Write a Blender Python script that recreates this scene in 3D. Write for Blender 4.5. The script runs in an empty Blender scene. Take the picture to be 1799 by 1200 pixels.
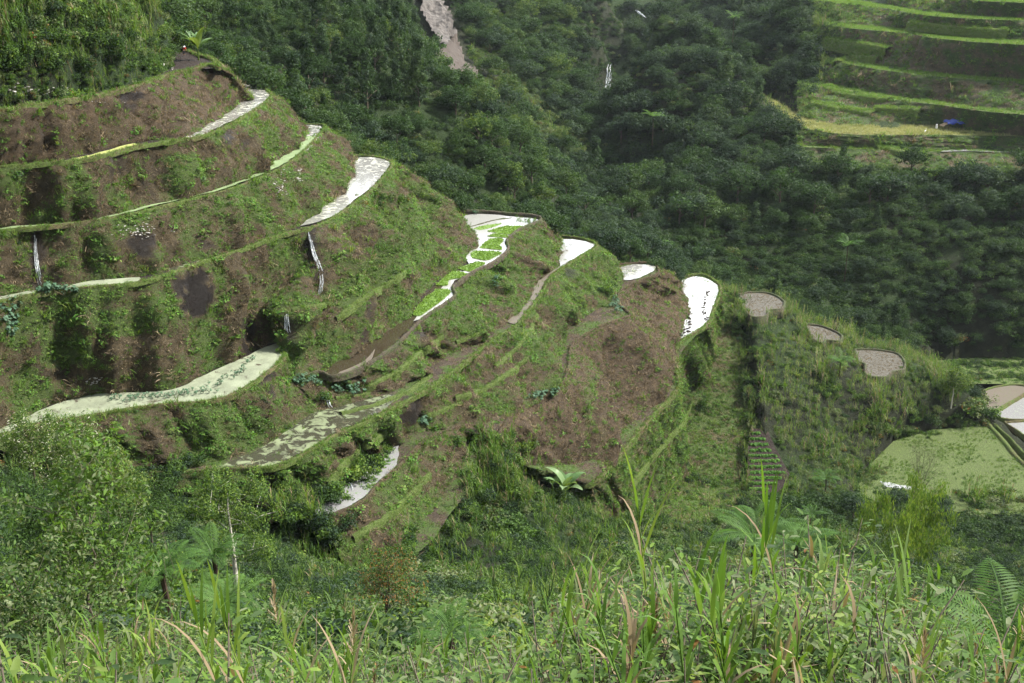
import bpy, bmesh, math, random
import numpy as np
from mathutils import Vector, Matrix, noise, geometry
from mathutils.bvhtree import BVHTree
random.seed(7); rng = np.random.default_rng(7)
S = bpy.context.scene
R = math.radians
# ------------------------------------------------------------------ camera
EYE = 120.0                                   # the eye stands 120 m above the stream datum
PITCH = math.atan(700 / 2000)
cam_d = bpy.data.cameras.new('camera'); cam = bpy.data.objects.new('camera', cam_d); S.collection.objects.link(cam)
cam.location = (0, 0, EYE); cam.rotation_euler = (R(90) - PITCH, 0, 0)
cam_d.sensor_width = 36; cam_d.lens = 36 * 2000 / 1799; cam_d.clip_start = .1; cam_d.clip_end = 4000
S.camera = cam
# ------------------------------------------------------------------ sky, sun, exposure
SUN_EL, SUN_AZ = R(45), R(80)                 # azimuth clockwise from +Y (view direction) towards +X
w = bpy.data.worlds.new('World'); S.world = w; w.use_nodes = True
nt = w.node_tree; nt.nodes.clear()
def N(nt, t, **k):
    n = nt.nodes.new(t)
    for a, v in k.items(): setattr(n, a, v)
    return n
sky = N(nt, 'ShaderNodeTexSky', sky_type='NISHITA', sun_disc=False, sun_elevation=SUN_EL, sun_rotation=SUN_AZ)
bg1 = N(nt, 'ShaderNodeBackground'); bg1.inputs[1].default_value = .12
nt.links.new(sky.outputs[0], bg1.inputs[0])
tc = N(nt, 'ShaderNodeTexCoord'); nz = N(nt, 'ShaderNodeTexNoise'); nz.inputs['Scale'].default_value = 2.2; nz.inputs['Detail'].default_value = 6
nt.links.new(tc.outputs['Generated'], nz.inputs['Vector'])
cr = N(nt, 'ShaderNodeValToRGB'); cr.color_ramp.elements[0].position = .30; cr.color_ramp.elements[1].position = .48
nt.links.new(nz.outputs['Fac'], cr.inputs[0])
# bright back-lit cloud bank low over the far ridge
nrm = N(nt, 'ShaderNodeVectorMath', operation='DOT_PRODUCT'); nrm.inputs[1].default_value = (.12, .93, .34)
nt.links.new(tc.outputs['Generated'], nrm.inputs[0])
mr = N(nt, 'ShaderNodeMapRange'); mr.inputs['From Min'].default_value = .70; mr.inputs['From Max'].default_value = 1.0
mr.inputs['To Min'].default_value = .5; mr.inputs['To Max'].default_value = 1.7
nt.links.new(nrm.outputs['Value'], mr.inputs['Value'])
bg2 = N(nt, 'ShaderNodeBackground'); bg2.inputs[0].default_value = (.93, .97, 1.0, 1)
nt.links.new(mr.outputs[0], bg2.inputs[1])
mx = N(nt, 'ShaderNodeMixShader'); nt.links.new(cr.outputs[0], mx.inputs[0]); nt.links.new(bg1.outputs[0], mx.inputs[1]); nt.links.new(bg2.outputs[0], mx.inputs[2])
out = N(nt, 'ShaderNodeOutputWorld'); nt.links.new(mx.outputs[0], out.inputs[0])
sd = bpy.data.lights.new('sun', 'SUN'); sd.energy = 5.0; sd.angle = R(3); sd.color = (1, .94, .84)
so = bpy.data.objects.new('sun', sd); S.collection.objects.link(so)
sv = Vector((math.sin(SUN_AZ) * math.cos(SUN_EL), math.cos(SUN_AZ) * math.cos(SUN_EL), math.sin(SUN_EL)))
so.rotation_euler = (-sv).to_track_quat('-Z', 'Y').to_euler()
S.view_settings.view_transform = 'Standard'; S.view_settings.look = 'None'; S.view_settings.exposure = 1.3; S.view_settings.gamma = 1
cy = S.cycles; cy.max_bounces = 5; cy.diffuse_bounces = 2; cy.glossy_bounces = 2; cy.transmission_bounces = 2; cy.volume_bounces = 0
cy.use_adaptive_sampling = True; cy.adaptive_threshold = .02; cy.use_denoising = True; cy.denoiser = 'OPENIMAGEDENOISE'; cy.denoising_input_passes = 'RGB_ALBEDO_NORMAL'
cy.caustics_reflective = False; cy.caustics_refractive = False
# ------------------------------------------------------------------ survey: bearings measured on the photograph -> points in the valley
_s, _c = math.sin(PITCH), math.cos(PITCH)
def ray(px, py):
    v = -(py - 600) / 2000
    return ((px - 900) / 2000, _c + v * _s, -_s + v * _c)
def W(px, py, z):                             # the point on level z (metres below the eye) seen at that bearing
    d = ray(px, py); t = z / d[2]; return Vector((d[0] * t, d[1] * t, z + EYE))
def WD(px, py, D):                            # ... at distance D along +Y
    d = ray(px, py); t = D / d[1]; return Vector((d[0] * t, D, d[2] * t + EYE))
def proj(P):
    x, y, z = P[0], P[1], P[2] - EYE
    f = y * _c - z * _s; u = y * _s + z * _c
    return (900 + 2000 * x / f, 600 - 2000 * u / f)
def fbm(v, s, o=4): return noise.fractal(Vector(v) * s, 1.0, 2.0, o)

# ------------------------------------------------------------------ materials
MAT = {}
def mat(name):
    m = bpy.data.materials.new(name); m.use_nodes = True; nt = m.node_tree; nt.nodes.clear()
    o = N(nt, 'ShaderNodeOutputMaterial'); b = N(nt, 'ShaderNodeBsdfPrincipled'); nt.links.new(b.outputs[0], o.inputs[0])
    MAT[name] = m; return m, nt, b, o
def noise_n(nt, scale, detail=5, rough=.6, coord='Object', vec=None, dist=0):
    if vec is None:
        t = N(nt, 'ShaderNodeTexCoord'); vec = t.outputs[coord]
    n = N(nt, 'ShaderNodeTexNoise'); n.inputs['Scale'].default_value = scale; n.inputs['Detail'].default_value = detail; n.inputs['Roughness'].default_value = rough
    n.inputs['Distortion'].default_value = dist
    nt.links.new(vec, n.inputs['Vector']); return n.outputs['Fac']
def ramp(nt, fac, stops, mode='LINEAR'):
    r = N(nt, 'ShaderNodeValToRGB'); r.color_ramp.interpolation = mode
    e = r.color_ramp.elements
    while len(e) < len(stops): e.new(.5)
    for i, (p, c) in enumerate(stops): e[i].position = p; e[i].color = (c[0], c[1], c[2], 1) if len(c) == 3 else c
    nt.links.new(fac, r.inputs[0]); return r.outputs[0]
def mixc(nt, fac, a, b, mode='MIX'):
    m = N(nt, 'ShaderNodeMix', data_type='RGBA', blend_type=mode)
    for s, v in ((m.inputs[0], fac), (m.inputs[6], a), (m.inputs[7], b)):
        if hasattr(v, 'links'): nt.links.new(v, s)
        else: s.default_value = v if isinstance(v, float) else (v[0], v[1], v[2], 1)
    return m.outputs[2]
def math_n(nt, op, a, b=None, clamp=False):
    m = N(nt, 'ShaderNodeMath', operation=op, use_clamp=clamp)
    for s, v in ((m.inputs[0], a), (m.inputs[1], b)):
        if v is None: continue
        if hasattr(v, 'links'): nt.links.new(v, s)
        else: s.default_value = v
    return m.outputs[0]
def bump(nt, b, h, strength=.5, dist=.1):
    n = N(nt, 'ShaderNodeBump'); n.inputs['Strength'].default_value = strength; n.inputs['Distance'].default_value = dist
    nt.links.new(h, n.inputs['Height']); nt.links.new(n.outputs[0], b.inputs['Normal'])
# soil/wall material driven by a 'veg' (0 bare .. 1 green) and a 'wet' (dark seepage) attribute
def soil_mat(name, bare, green, k=1):
    m, nt, b, o = mat(name)
    a = N(nt, 'ShaderNodeAttribute', attribute_name='veg'); w_ = N(nt, 'ShaderNodeAttribute', attribute_name='wet')
    f1 = noise_n(nt, .9 * k, 8, .75); f2 = noise_n(nt, 5 * k, 6, .8); f3 = noise_n(nt, 22 * k, 3, .7)
    c1 = ramp(nt, f1, [(.3, [x * .55 for x in bare]), (.5, bare), (.7, [min(1, bare[0] * 1.7), bare[1] * 1.6, bare[2] * 1.45])])
    c1 = mixc(nt, 1.0, c1, ramp(nt, f3, [(.3, (.45, .45, .45)), (.55, (1, 1, 1)), (.75, (1.0, 1.0, 1.0))]), 'MULTIPLY')
    c2 = ramp(nt, f2, [(.3, [x * .5 for x in green]), (.55, green), (.75, [green[0] * 1.8, green[1] * 1.5, green[2] * 1.4])])
    s = math_n(nt, 'ADD', a.outputs['Fac'], math_n(nt, 'MULTIPLY', math_n(nt, 'SUBTRACT', f2, .5), 2.2), True)
    s = ramp(nt, s, [(.38, (0, 0, 0)), (.62, (1, 1, 1))])
    c = mixc(nt, s, c1, c2)
    c = mixc(nt, math_n(nt, 'MULTIPLY', w_.outputs['Fac'], .93), c, (.012, .010, .011))
    nt.links.new(c, b.inputs['Base Color'])
    nt.links.new(ramp(nt, w_.outputs['Fac'], [(.3, (.9, .9, .9)), (.8, (.45, .45, .45))]), b.inputs['Roughness'])
    b.inputs['Specular IOR Level'].default_value = .2
    bump(nt, b, math_n(nt, 'ADD', f2, f3), .9, .35 / k)
    return m
soil_mat('wall_earth', (.085, .068, .042), (.070, .105, .030))
soil_mat('brown_earth', (.085, .064, .042), (.085, .090, .040))
soil_mat('far_wall', (.115, .10, .066), (.065, .105, .035), .6)
soil_mat('forest_floor', (.022, .028, .014), (.028, .052, .016), .6)
soil_mat('field_soil', (.085, .065, .050), (.075, .125, .032))
soil_mat('field_grass', (.13, .105, .09), (.12, .17, .055), .8)
soil_mat('field_gold', (.24, .20, .10), (.20, .22, .08), .8)
soil_mat('bund_grass', (.135, .115, .065), (.11, .16, .042))
soil_mat('bund_mud', (.10, .085, .065), (.085, .105, .05))
soil_mat('dark_soil', (.040, .030, .026), (.05, .07, .03))
# paddy water: mud + floating weed
def water_mat(name, mud, weed=(.22, .25, .17), cover=.5, scale=1.2, rough=.06, spec=.5, stretch=(1, 1, 1), ior=1.33, edge=.05):
    m, nt, b, o = mat(name)
    t = N(nt, 'ShaderNodeTexCoord'); mp = N(nt, 'ShaderNodeMapping'); mp.inputs['Scale'].default_value = stretch; nt.links.new(t.outputs['Object'], mp.inputs[0])
    f = noise_n(nt, scale, 7, .62, vec=mp.outputs[0], dist=.6); f2 = noise_n(nt, 6, 4, .7, vec=mp.outputs[0])
    msk = ramp(nt, f, [(cover - edge, (1, 1, 1)), (cover + edge, (0, 0, 0))])
    wc = ramp(nt, noise_n(nt, .5, 4), [(.35, [x * .82 for x in weed]), (.65, [min(1, x * 1.15) for x in weed])])
    wc = mixc(nt, 1.0, wc, ramp(nt, f2, [(.35, (.80, .82, .78)), (.6, (1, 1, 1))]), 'MULTIPLY')
    mc = mixc(nt, f2, [x * .6 for x in mud], mud)
    nt.links.new(mixc(nt, msk, mc, wc), b.inputs['Base Color'])
    nt.links.new(mixc(nt, msk, (rough,) * 3, (.75,) * 3), b.inputs['Roughness'])
    sp = mixc(nt, msk, (spec,) * 3, (.15,) * 3); nt.links.new(sp, b.inputs['Specular IOR Level'])
    b.inputs['IOR'].default_value = ior
    bump(nt, b, math_n(nt, 'ADD', math_n(nt, 'MULTIPLY', f2, .3), msk), .12, .03)
    return m
water_mat('water_white', (.26, .26, .25), (.40, .40, .33), .42, 1.0, .12, .9, ior=1.6)
water_mat('water_bright', (.36, .36, .35), (.5, .5, .42), .2, 1.0, .12, 1., ior=1.65)
water_mat('water_weed', (.10, .09, .07), (.215, .24, .175), .62, .8)
water_mat('water_mixed', (.05, .05, .035), (.17, .20, .12), .46, .7, .08)
water_mat('water_green', (.17, .20, .12), (.18, .24, .125), .8, 2)
water_mat('water_dark', (.045, .036, .024), (.09, .10, .05), .3, 2, .12, .6)
water_mat('water_mud', (.14, .12, .10), (.12, .13, .08), .42, 1.6, .55, .2)
water_mat('water_grey', (.26, .26, .27), (.10, .16, .06), .38, 2.2, .15, .8, ior=1.5)
water_mat('water_stubble', (.115, .108, .09), (.065, .057, .045), .5, 2.6, .5, .4, stretch=(1, 2.2, 1))
water_mat('water_gold', (.22, .22, .10), (.34, .37, .13), .6, 2, .5)
def leaf_mat(name, c0, c1, c2, trans=.35, rough=.55, hue=.0, spec=.12):
    m, nt, b, o = mat(name)
    oi = N(nt, 'ShaderNodeObjectInfo'); g = N(nt, 'ShaderNodeNewGeometry')
    f = math_n(nt, 'ADD', math_n(nt, 'MULTIPLY', oi.outputs['Random'], .40), math_n(nt, 'MULTIPLY', g.outputs['Random Per Island'], .28))
    f = math_n(nt, 'ADD', f, math_n(nt, 'SUBTRACT', noise_n(nt, .07, 4, .6, vec=oi.outputs['Location']), .34))
    c = ramp(nt, f, [(.12, c0), (.5, c1), (.88, c2)])
    nt.links.new(c, b.inputs['Base Color']); b.inputs['Roughness'].default_value = rough; b.inputs['Specular IOR Level'].default_value = spec
    tr = N(nt, 'ShaderNodeBsdfTranslucent'); nt.links.new(mixc(nt, 1.0, c, (1.5, 1.5, .7), 'MULTIPLY'), tr.inputs[0])
    mx = N(nt, 'ShaderNodeMixShader'); mx.inputs[0].default_value = trans
    nt.links.new(b.outputs[0], mx.inputs[1]); nt.links.new(tr.outputs[0], mx.inputs[2]); nt.links.new(mx.outputs[0], o.inputs[0])
    return m
leaf_mat('leaf_dark', (.016, .036, .012), (.028, .058, .020), (.050, .085, .028))
leaf_mat('leaf_blue', (.015, .032, .020), (.028, .052, .032), (.046, .076, .046))  # kept extra dark: shade of the right-hand slope put into the leaf colour
leaf_mat('leaf_mid', (.035, .075, .018), (.060, .115, .028), (.095, .155, .040))
leaf_mat('leaf_lime', (.08, .13, .030), (.12, .175, .042), (.17, .22, .065))
leaf_mat('forest_mid', (.020, .048, .016), (.036, .076, .024), (.062, .110, .034))
leaf_mat('forest_lime', (.05, .09, .022), (.075, .12, .030), (.11, .15, .045))
leaf_mat('leaf_bright', (.05, .13, .020), (.075, .18, .030), (.12, .24, .045))
leaf_mat('leaf_pale', (.08, .115, .05), (.12, .155, .075), (.18, .21, .12))
leaf_mat('leaf_taro', (.045, .10, .06), (.075, .145, .09), (.12, .20, .14))
leaf_mat('fern_green', (.035, .085, .018), (.055, .12, .025), (.085, .16, .038))
leaf_mat('grass_green', (.055, .12, .018), (.095, .175, .028), (.19, .25, .055))
leaf_mat('grass_straw', (.13, .10, .06), (.22, .17, .11), (.34, .28, .20), .2, .8)
leaf_mat('grass_brown', (.050, .040, .025), (.092, .073, .045), (.145, .118, .074), .15, .85)
leaf_mat('reed_green', (.05, .11, .022), (.09, .17, .035), (.20, .27, .11), .35, .4)
leaf_mat('banana_leaf', (.05, .11, .035), (.10, .18, .07), (.20, .28, .14), .3, .35)
leaf_mat('rice_seedling', (.12, .21, .038), (.14, .24, .045), (.17, .27, .06), .3)
leaf_mat('grass_gold', (.17, .19, .08), (.24, .25, .12), (.32, .31, .19))
leaf_mat('leaf_red', (.16, .02, .02), (.32, .03, .05), (.40, .05, .08))
leaf_mat('leaf_rust', (.12, .05, .02), (.17, .085, .03), (.20, .14, .04))
leaf_mat('flower_white', (.35, .38, .28), (.5, .5, .42), (.65, .65, .55))
def plain(name, c, rough=.8, var=.35, sc=6, spec=.2, metallic=0):
    m, nt, b, o = mat(name)
    f = noise_n(nt, sc, 6, .7); nt.links.new(ramp(nt, f, [(.3, [x * (1 - var) for x in c]), (.7, [min(1, x * (1 + var)) for x in c])]), b.inputs['Base Color'])
    b.inputs['Roughness'].default_value = rough; b.inputs['Specular IOR Level'].default_value = spec; b.inputs['Metallic'].default_value = metallic
    bump(nt, b, f, .4, .05); return m
plain('rock', (.078, .071, .067), .9, .75, .35); plain('scree', (.058, .048, .042), .9, .4, .8)
plain('bark', (.10, .085, .065)); plain('bark_white', (.42, .40, .36), sc=9); plain('fern_trunk', (.045, .032, .022))
plain('stone', (.33, .32, .30), sc=3); plain('cloth_blue', (.03, .05, .22)); plain('cloth_white', (.7, .7, .7), var=.1)
plain('cloth_red', (.55, .04, .025), var=.15); plain('skin', (.22, .12, .075), .6, .1); plain('cloth_dark', (.03, .03, .04)); plain('thatch', (.20, .15, .10))
plain('cloth_orange', (.45, .08, .03), var=.15); plain('feather', (.8, .8, .78), var=.05); plain('wood_pole', (.12, .08, .05))
# ------------------------------------------------------------------ mesh helpers
col = S.collection
def tag(o, label=None, cat=None, group=None, kind=None):
    for k, v in (('label', label), ('category', cat), ('group', group), ('kind', kind)):
        if v: o[k] = v
    return o
def obj(name, verts, faces, m, parent=None, smooth=False, mats=None, midx=None):
    me = bpy.data.meshes.new(name); me.from_pydata([tuple(v) for v in verts], [], faces)
    for mm in (mats or [m]): me.materials.append(MAT[mm])
    if midx is not None: me.polygons.foreach_set('material_index', midx)
    if smooth: me.polygons.foreach_set('use_smooth', [True] * len(me.polygons))
    me.update(); o = bpy.data.objects.new(name, me); col.objects.link(o)
    if parent: o.parent = parent
    return o
def empty(name, loc, rz=0, scale=1):
    o = bpy.data.objects.new(name, None); col.objects.link(o); o.location = loc; o.rotation_euler = (0, 0, rz); o.scale = (scale,) * 3; o.empty_display_size = .2
    return o
def attr(o, name, vals):
    a = o.data.attributes.new(name, 'FLOAT', 'POINT'); a.data.foreach_set('value', [float(v) for v in vals])
def catmull(P, step):
    """resample a polyline of equal-length tuples of numbers through a centripetal-ish spline"""
    P = [np.array(p, float) for p in P]; Q = [2 * P[0] - P[1]] + P + [2 * P[-1] - P[-2]]; out = []
    for i in range(1, len(Q) - 2):
        a, b, c, d = Q[i - 1:i + 3]; L = max(np.linalg.norm((c - b)[:3]), np.linalg.norm((c - b)[3:6]) if len(b) >= 6 else 0)
        n = max(1, int(L / step))
        # finite tangents limited by segment length keep sharp hooks from looping
        m1 = (c - a) * .5; m2 = (d - b) * .5
        for m_ in (m1, m2):
            l = np.linalg.norm(m_)
            if l > L * 1.0 and l > 0: m_ *= L / l
        for k in range(n):
            t = k / n; h = (2 * t**3 - 3 * t**2 + 1, t**3 - 2 * t**2 + t, -2 * t**3 + 3 * t**2, t**3 - t**2)
            out.append(h[0] * b + h[1] * m1 + h[2] * c + h[3] * m2)
    out.append(P[-1]); return out
PATCH = []                                     # (px, py, rx, ry, veg value or None, wet value)
def patch_eval(px, py, veg, wet, nz):
    for (x, y, rx, ry, v, w_) in PATCH:
        d = ((px - x) / rx) ** 2 + ((py - y) / ry) ** 2
        k = max(0, min(1, (1.25 - d + nz * 1.3) * 2))
        if k > 0:
            if v is not None: veg = veg * (1 - k) + v * k
            wet = max(wet, w_ * k)
    return veg, wet
# ------------------------------------------------------------------ terrace outlines (bearings on the photograph; z = metres below the eye)
Z1, Z2, Z3, Z4, Z5, Z5B = -17.5, -23.6, -30.3, -36.6, -48.6, -51.0
def lerpc(x, a, b, u, v): t = max(0, min(1, (x - a) / (b - a))); return u + (v - u) * t
F6 = lambda x, y: lerpc(x, 690, 870, -53.6, -56.2)
F7 = lambda x, y: lerpc(x, 760, 960, -58.3, -62.5)
F8 = lambda x, y: lerpc(y, 550, 830, -71.5, -74.5)
def zz(z, x, y): return z(x, y) if callable(z) else z
WALLS = {
 'w1': (Z1, Z2, [(-70,201,-70,293),(0,193,0,286),(60,184,70,280),(120,175,140,268),(180,165,200,253),(240,150,262,241),(300,130,330,236),(340,121,385,203),(365,113,413,183),(385,118,425,165),(372,102,404,150)]),
 'w2': (Z2, Z3, [(-70,299,-70,403),(0,292,0,396),(60,287,70,391),(130,281,140,385),(190,270,200,375),(235,257,255,360),(290,248,310,350),(345,240,370,333),(400,221,440,309),(440,198,480,283),(468,178,520,260),(478,168,535,238),(470,158,534,218)]),
 'w3': (Z3, Z4, [(-70,411,-70,524),(0,403,0,516),(80,396,70,505),(150,388,150,492),(210,379,240,481),(270,365,310,465),(330,350,380,447),(390,336,440,424),(455,312,505,402),(505,287,550,373),(540,259,590,345),(562,235,612,318),(572,222,621,300),(566,218,622,275)]),
 'w4': (Z4, Z5, [(-70,542,-70,785),(0,528,10,742),(80,512,90,705),(160,503,170,688),(240,495,240,685),(300,478,310,675),(350,461,370,645),(400,445,415,628),(440,431,445,614),(480,416,470,602),(515,406,498,592),(545,400,516,588)]),
 'w4n': (Z4, Z5B, [(545,400,516,588,Z4,Z5),(549,399,515,630,Z4,-50.0),(555,397,520,668),(575,388,560,650),(605,370,600,628),(635,348,650,595),(655,330,700,566),(670,314,730,528),(682,300,765,490),(689,290,805,466),(686,282,838,425),(672,277,826,405),(655,274,800,383)]),
 'w5s': (Z5, Z5B, [(480,648,500,662),(498,630,512,668),(512,602,522,664),(516,588,530,660)]),
 'w5': (Z5, F6, [(-40,775,150,842),(20,760,200,832),(60,747,250,826),(150,732,300,820),(220,720,350,812),(290,711,390,800),(350,707,430,790),(395,699,465,775),(440,677,490,758),(480,648,510,745),(498,657,530,733,-50,-53.6),(516,670,560,718,-51,-53.6)]),
 'w5n': (Z5B, F6, [(516,670,560,718),(560,656,620,700),(585,663,650,695),(620,655,690,680),(655,636,735,655),(700,604,770,630),(745,560,820,605),(800,521,880,570),(797,505,905,545),(830,480,925,530),(865,463,945,490),(893,440,965,475),(892,422,980,462),(915,403,984,445),(950,388,984,424),(948,382,983,416)]),
 'w6': (F6, F7, [(240,833,440,915),(270,830,480,905),(340,827,520,898),(420,822,545,890),(480,820,570,873),(540,795,600,850),(590,764,635,806),(640,742,660,785),(690,717,700,766),(740,690,750,748),(790,657,830,742),(840,618,880,733),(870,594,925,710),(905,574,960,688),(930,545,978,640),(952,516,1000,572),(970,486,1040,545),(1003,462,1070,525),(1048,434,1092,492),(1046,426,1089,466)]),
 'w7l': (F7, lambda x, y: lerpc(x, 800, 880, -63, -67), [(560,912,610,1000),(600,898,660,985),(640,878,700,960),(665,850,740,915),(695,825,770,875),(740,778,800,840,-58.3,-62.5),(785,756,815,790,-58.8,-61.2),(830,746,825,772,-59.7,-61.5),(870,765,868,785,-60.4,-61.8)]),
 'w7': (F7, F8, [(870,765,880,800,-60.4,-62.8),(900,728,925,815,-61.2,-68.4),(940,702,980,828,-62.1,-71.6),(984,680,1015,838),(1000,642,1045,828),(1003,610,1075,790),(1020,592,1090,760),(1050,575,1125,726),(1085,562,1165,694),(1108,552,1183,655),(1088,533,1188,615),(1092,510,1202,575),(1125,492,1210,540),(1156,480,1198,505),(1155,466,1194,490)]),
 'w8': (F8, None, [(1250,490,1292,512,-71.5,-75),(1266,504,1300,545,-71.5,-77),(1254,545,1302,580,-71.5,-80),(1243,570,1310,640,-71.5,-84),(1195,602,1318,700,-72,-87.5),(1187,640,1322,760,-72.5,-91),(1192,680,1315,830,-73,-93),(1155,722,1300,880,-73.5,-93.5),(1112,772,1240,920,-74,-90),(1062,832,1150,935,-74.5,-85),(1035,850,1060,915,-74.5,-79),(1000,845,1000,890,-74.5,-77)]),
}
# crease depth, veg base and variation, label words
WINFO = {
 'w1': (1.5, .10, .35, 'brown_earth', 'topmost tall brown terrace wall, dry grass over earth, below the dark ploughed strip'),
 'w2': (1.9, .40, .55, 'wall_earth', 'mossy green and brown terrace wall directly below the pale pond of the second level'),
 'w3': (1.9, .46, .55, 'wall_earth', 'weedy terrace wall below the long thin green channel, a narrow waterfall at its left end'),
 'w4': (2.2, .52, .55, 'wall_earth', 'tallest green terrace wall with black seepage stains, above the wide weed covered paddy'),
 'w4n': (3.6, .56, .5, 'wall_earth', 'creased green terrace wall between the white pond and the bright rice seedling beds'),
 'w5s': (.2, .5, .3, 'wall_earth', 'short grassy bank at the right end of the wide weed covered paddy'),
 'w5': (1.4, .55, .5, 'wall_earth', 'green terrace wall below the wide weed covered paddy with rows of taro'),
 'w5n': (2.4, .56, .55, 'wall_earth', 'green and brown terrace wall directly below the rice seedling beds'),
 'w6': (2.6, .60, .6, 'wall_earth', 'grassy broken terrace wall winding below the narrow half drained channel'),
 'w7l': (.6, .45, .5, 'wall_earth', 'grassy terrace bank right of the narrow grey pond with planted tufts'),
 'w7': (1.9, .04, .22, 'brown_earth', 'tall bare brown terrace wall with deep folds, below the abandoned weedy terrace'),
 'w8': (3.2, .66, .4, 'wall_earth', 'steep grassy green terrace wall right of the low white pond'),
}
PATCH += [(345,515,26,42,.0,1),(315,505,16,26,.0,.8),(436,590,12,38,0,.95),(250,432,26,22,0,.9),(360,430,14,10,0,.5),(468,655,22,14,0,.95),(452,672,14,10,0,.8),(475,690,7,18,0,.7),
 (640,430,42,26,.02,.25),(600,430,30,14,.05,.1),(230,168,24,9,0,.9),(230,188,14,8,0,.7),(75,235,7,34,.1,.55),(430,450,22,30,.05,0),(560,470,16,26,.05,.5),
 (205,290,20,16,.0,.5),(270,300,22,40,.1,.3),(400,240,10,14,0,.8),(430,250,8,10,0,.7),(545,420,10,40,.3,.8),(65,450,13,50,.2,.85),(650,540,10,22,.1,.5),(640,590,8,12,.1,.6),
 (575,405,40,10,.1,.2),(860,550,40,14,.02,.2),(930,470,14,26,.02,0),(215,610,60,35,.05,.0),(150,660,80,18,.15,.3),(60,610,14,50,.3,.2),(725,715,16,26,0,.9),(710,735,10,10,0,.8),
 (505,570,8,24,.3,.8),(740,585,10,16,.1,.6),(690,630,18,14,.05,.3),(270,775,30,30,.1,.1),(470,720,14,20,.1,.2),(620,785,20,14,.05,.2),(660,800,14,20,.1,.1),(480,860,10,40,.2,.8),
 (870,640,60,40,.2,.05),(850,740,60,20,.15,0),(1000,480,12,8,.0,.7),(760,650,16,14,.1,.3),(690,790,20,20,.15,.1),(640,870,14,10,.1,.6),
 (130,545,40,22,1.2,0),(215,570,40,22,1.2,0),(120,520,60,12,1.2,0),(430,750,30,40,1.3,0),(60,570,25,16,1.1,0),(620,520,30,30,1.1,0),(700,450,50,30,1.0,0),(330,290,40,20,1.0,0),(540,820,25,40,1.3,0),(500,850,20,30,1.1,.1),
 (210,780,30,20,.9,0),(730,400,40,40,1.0,0),(870,480,50,25,1.0,0),(1050,500,30,20,1.2,0),(1010,470,20,20,1.0,0),(820,560,40,20,.9,0),(1130,600,18,60,.25,0),(1035,700,12,60,.75,0),(1060,760,10,40,.4,0)]

# folds of single walls, along bearings: (x0, y0, x1, y1, half width, metres out (+) or in (-))
FOLD = {
 'w7': [(1003,632,1062,835,20,4.4),(1105,560,1150,700,16,2.2),(1085,600,1108,775,17,-3.5),(1165,640,1130,720,10,1.2),(900,730,925,815,10,1.4)],
 'w4n': [(560,395,640,600,20,2.4),(625,355,720,540,20,2.4),(682,300,790,465,20,2.6),(596,380,672,585,14,-2.8),(655,330,750,510,14,-2.8),(690,310,812,440,12,-2.0),(545,420,560,640,12,-3.0),(540,470,530,560,12,1.5)],
 'w5n': [(850,475,905,555,11,1.8),(780,520,835,605,11,1.8),(700,610,745,690,11,1.6),(815,495,870,575,9,-2.2),(740,570,790,640,9,-2.2),(905,420,955,480,10,1.4),(620,660,650,700,9,-1.4)],
 'w6': [(905,578,960,690,13,2.2),(850,620,905,735,13,2.2),(795,660,850,745,13,2),(955,515,1010,570,11,1.8),(878,600,930,710,9,-2.8),(825,640,870,745,9,-2.6),(740,695,745,755,10,-1.8),(545,800,575,870,10,1.6),(515,812,548,895,8,-2.4),(620,760,650,800,9,1.4)],
 'w8': [(1240,580,1290,880,13,2.4),(1190,650,1215,905,13,2.4),(1120,775,1160,925,11,2),(1272,540,1312,700,9,1.6),(1215,640,1250,900,9,-3),(1158,740,1190,920,9,-3),(1262,540,1300,700,7,-2)],
 'w4': [(500,415,485,600,16,1.8),(410,445,395,625,18,1.8),(455,432,440,610,12,-2.4),(340,470,335,640,16,-1.6),(210,500,205,680,22,1.4),(120,510,120,690,18,-1.6),(270,490,270,670,14,1.4)],
 'w3': [(560,260,590,330,10,1.6),(505,290,545,365,12,1.8),(530,280,570,350,8,-2),(440,320,480,400,12,-1.6),(390,340,410,430,14,1.5),(250,370,270,470,16,1.3),(150,390,150,485,16,-1.5)],
 'w2': [(470,185,515,260,10,1.6),(420,215,450,300,10,1.5),(445,200,480,280,8,-1.8),(300,248,310,345,16,1.4),(350,240,365,335,12,-1.6),(210,268,250,370,12,-1.5),(100,285,110,385,18,1.3),(45,290,50,390,14,-1.4)],
 'w1': [(360,125,410,185,8,1.4),(345,125,392,200,7,-1.8),(320,130,355,215,9,1.3),(290,140,305,235,9,-1.5),(250,150,270,240,12,1.2),(75,185,82,280,7,-2.2),(150,172,160,262,14,1.1),(20,195,25,280,14,1)],
 'w5': [(440,680,480,765,10,1.4),(410,700,455,775,8,-1.8),(350,712,385,795,12,1.4),(250,725,300,815,12,1.2),(300,715,345,805,9,-1.6),(170,735,240,820,12,-1.3)]}
def fold(nm, q):
    d = 0
    for (a, b, c, e, w_, amt) in FOLD.get(nm, ()):
        L = (c - a) ** 2 + (e - b) ** 2; t = ((q[0] - a) * (c - a) + (q[1] - b) * (e - b)) / L
        if -.15 < t < 1.15:
            dx = q[0] - a - t * (c - a); dy = q[1] - b - t * (e - b); r = math.hypot(dx, dy) / w_
            if r < 2.2: d += amt * (max(0, 1 - r * .8) if amt > 0 else math.exp(-r * r)) * min(1, (1.15 - t) * 4, (t + .15) * 4)
    return d
def ridged(x, y):
    return 1 - abs(noise.noise(Vector((x, y, 3.3)))) * 2
WALLPTS = {}
CTRL = []                                     # control points of the underlying ground
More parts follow.
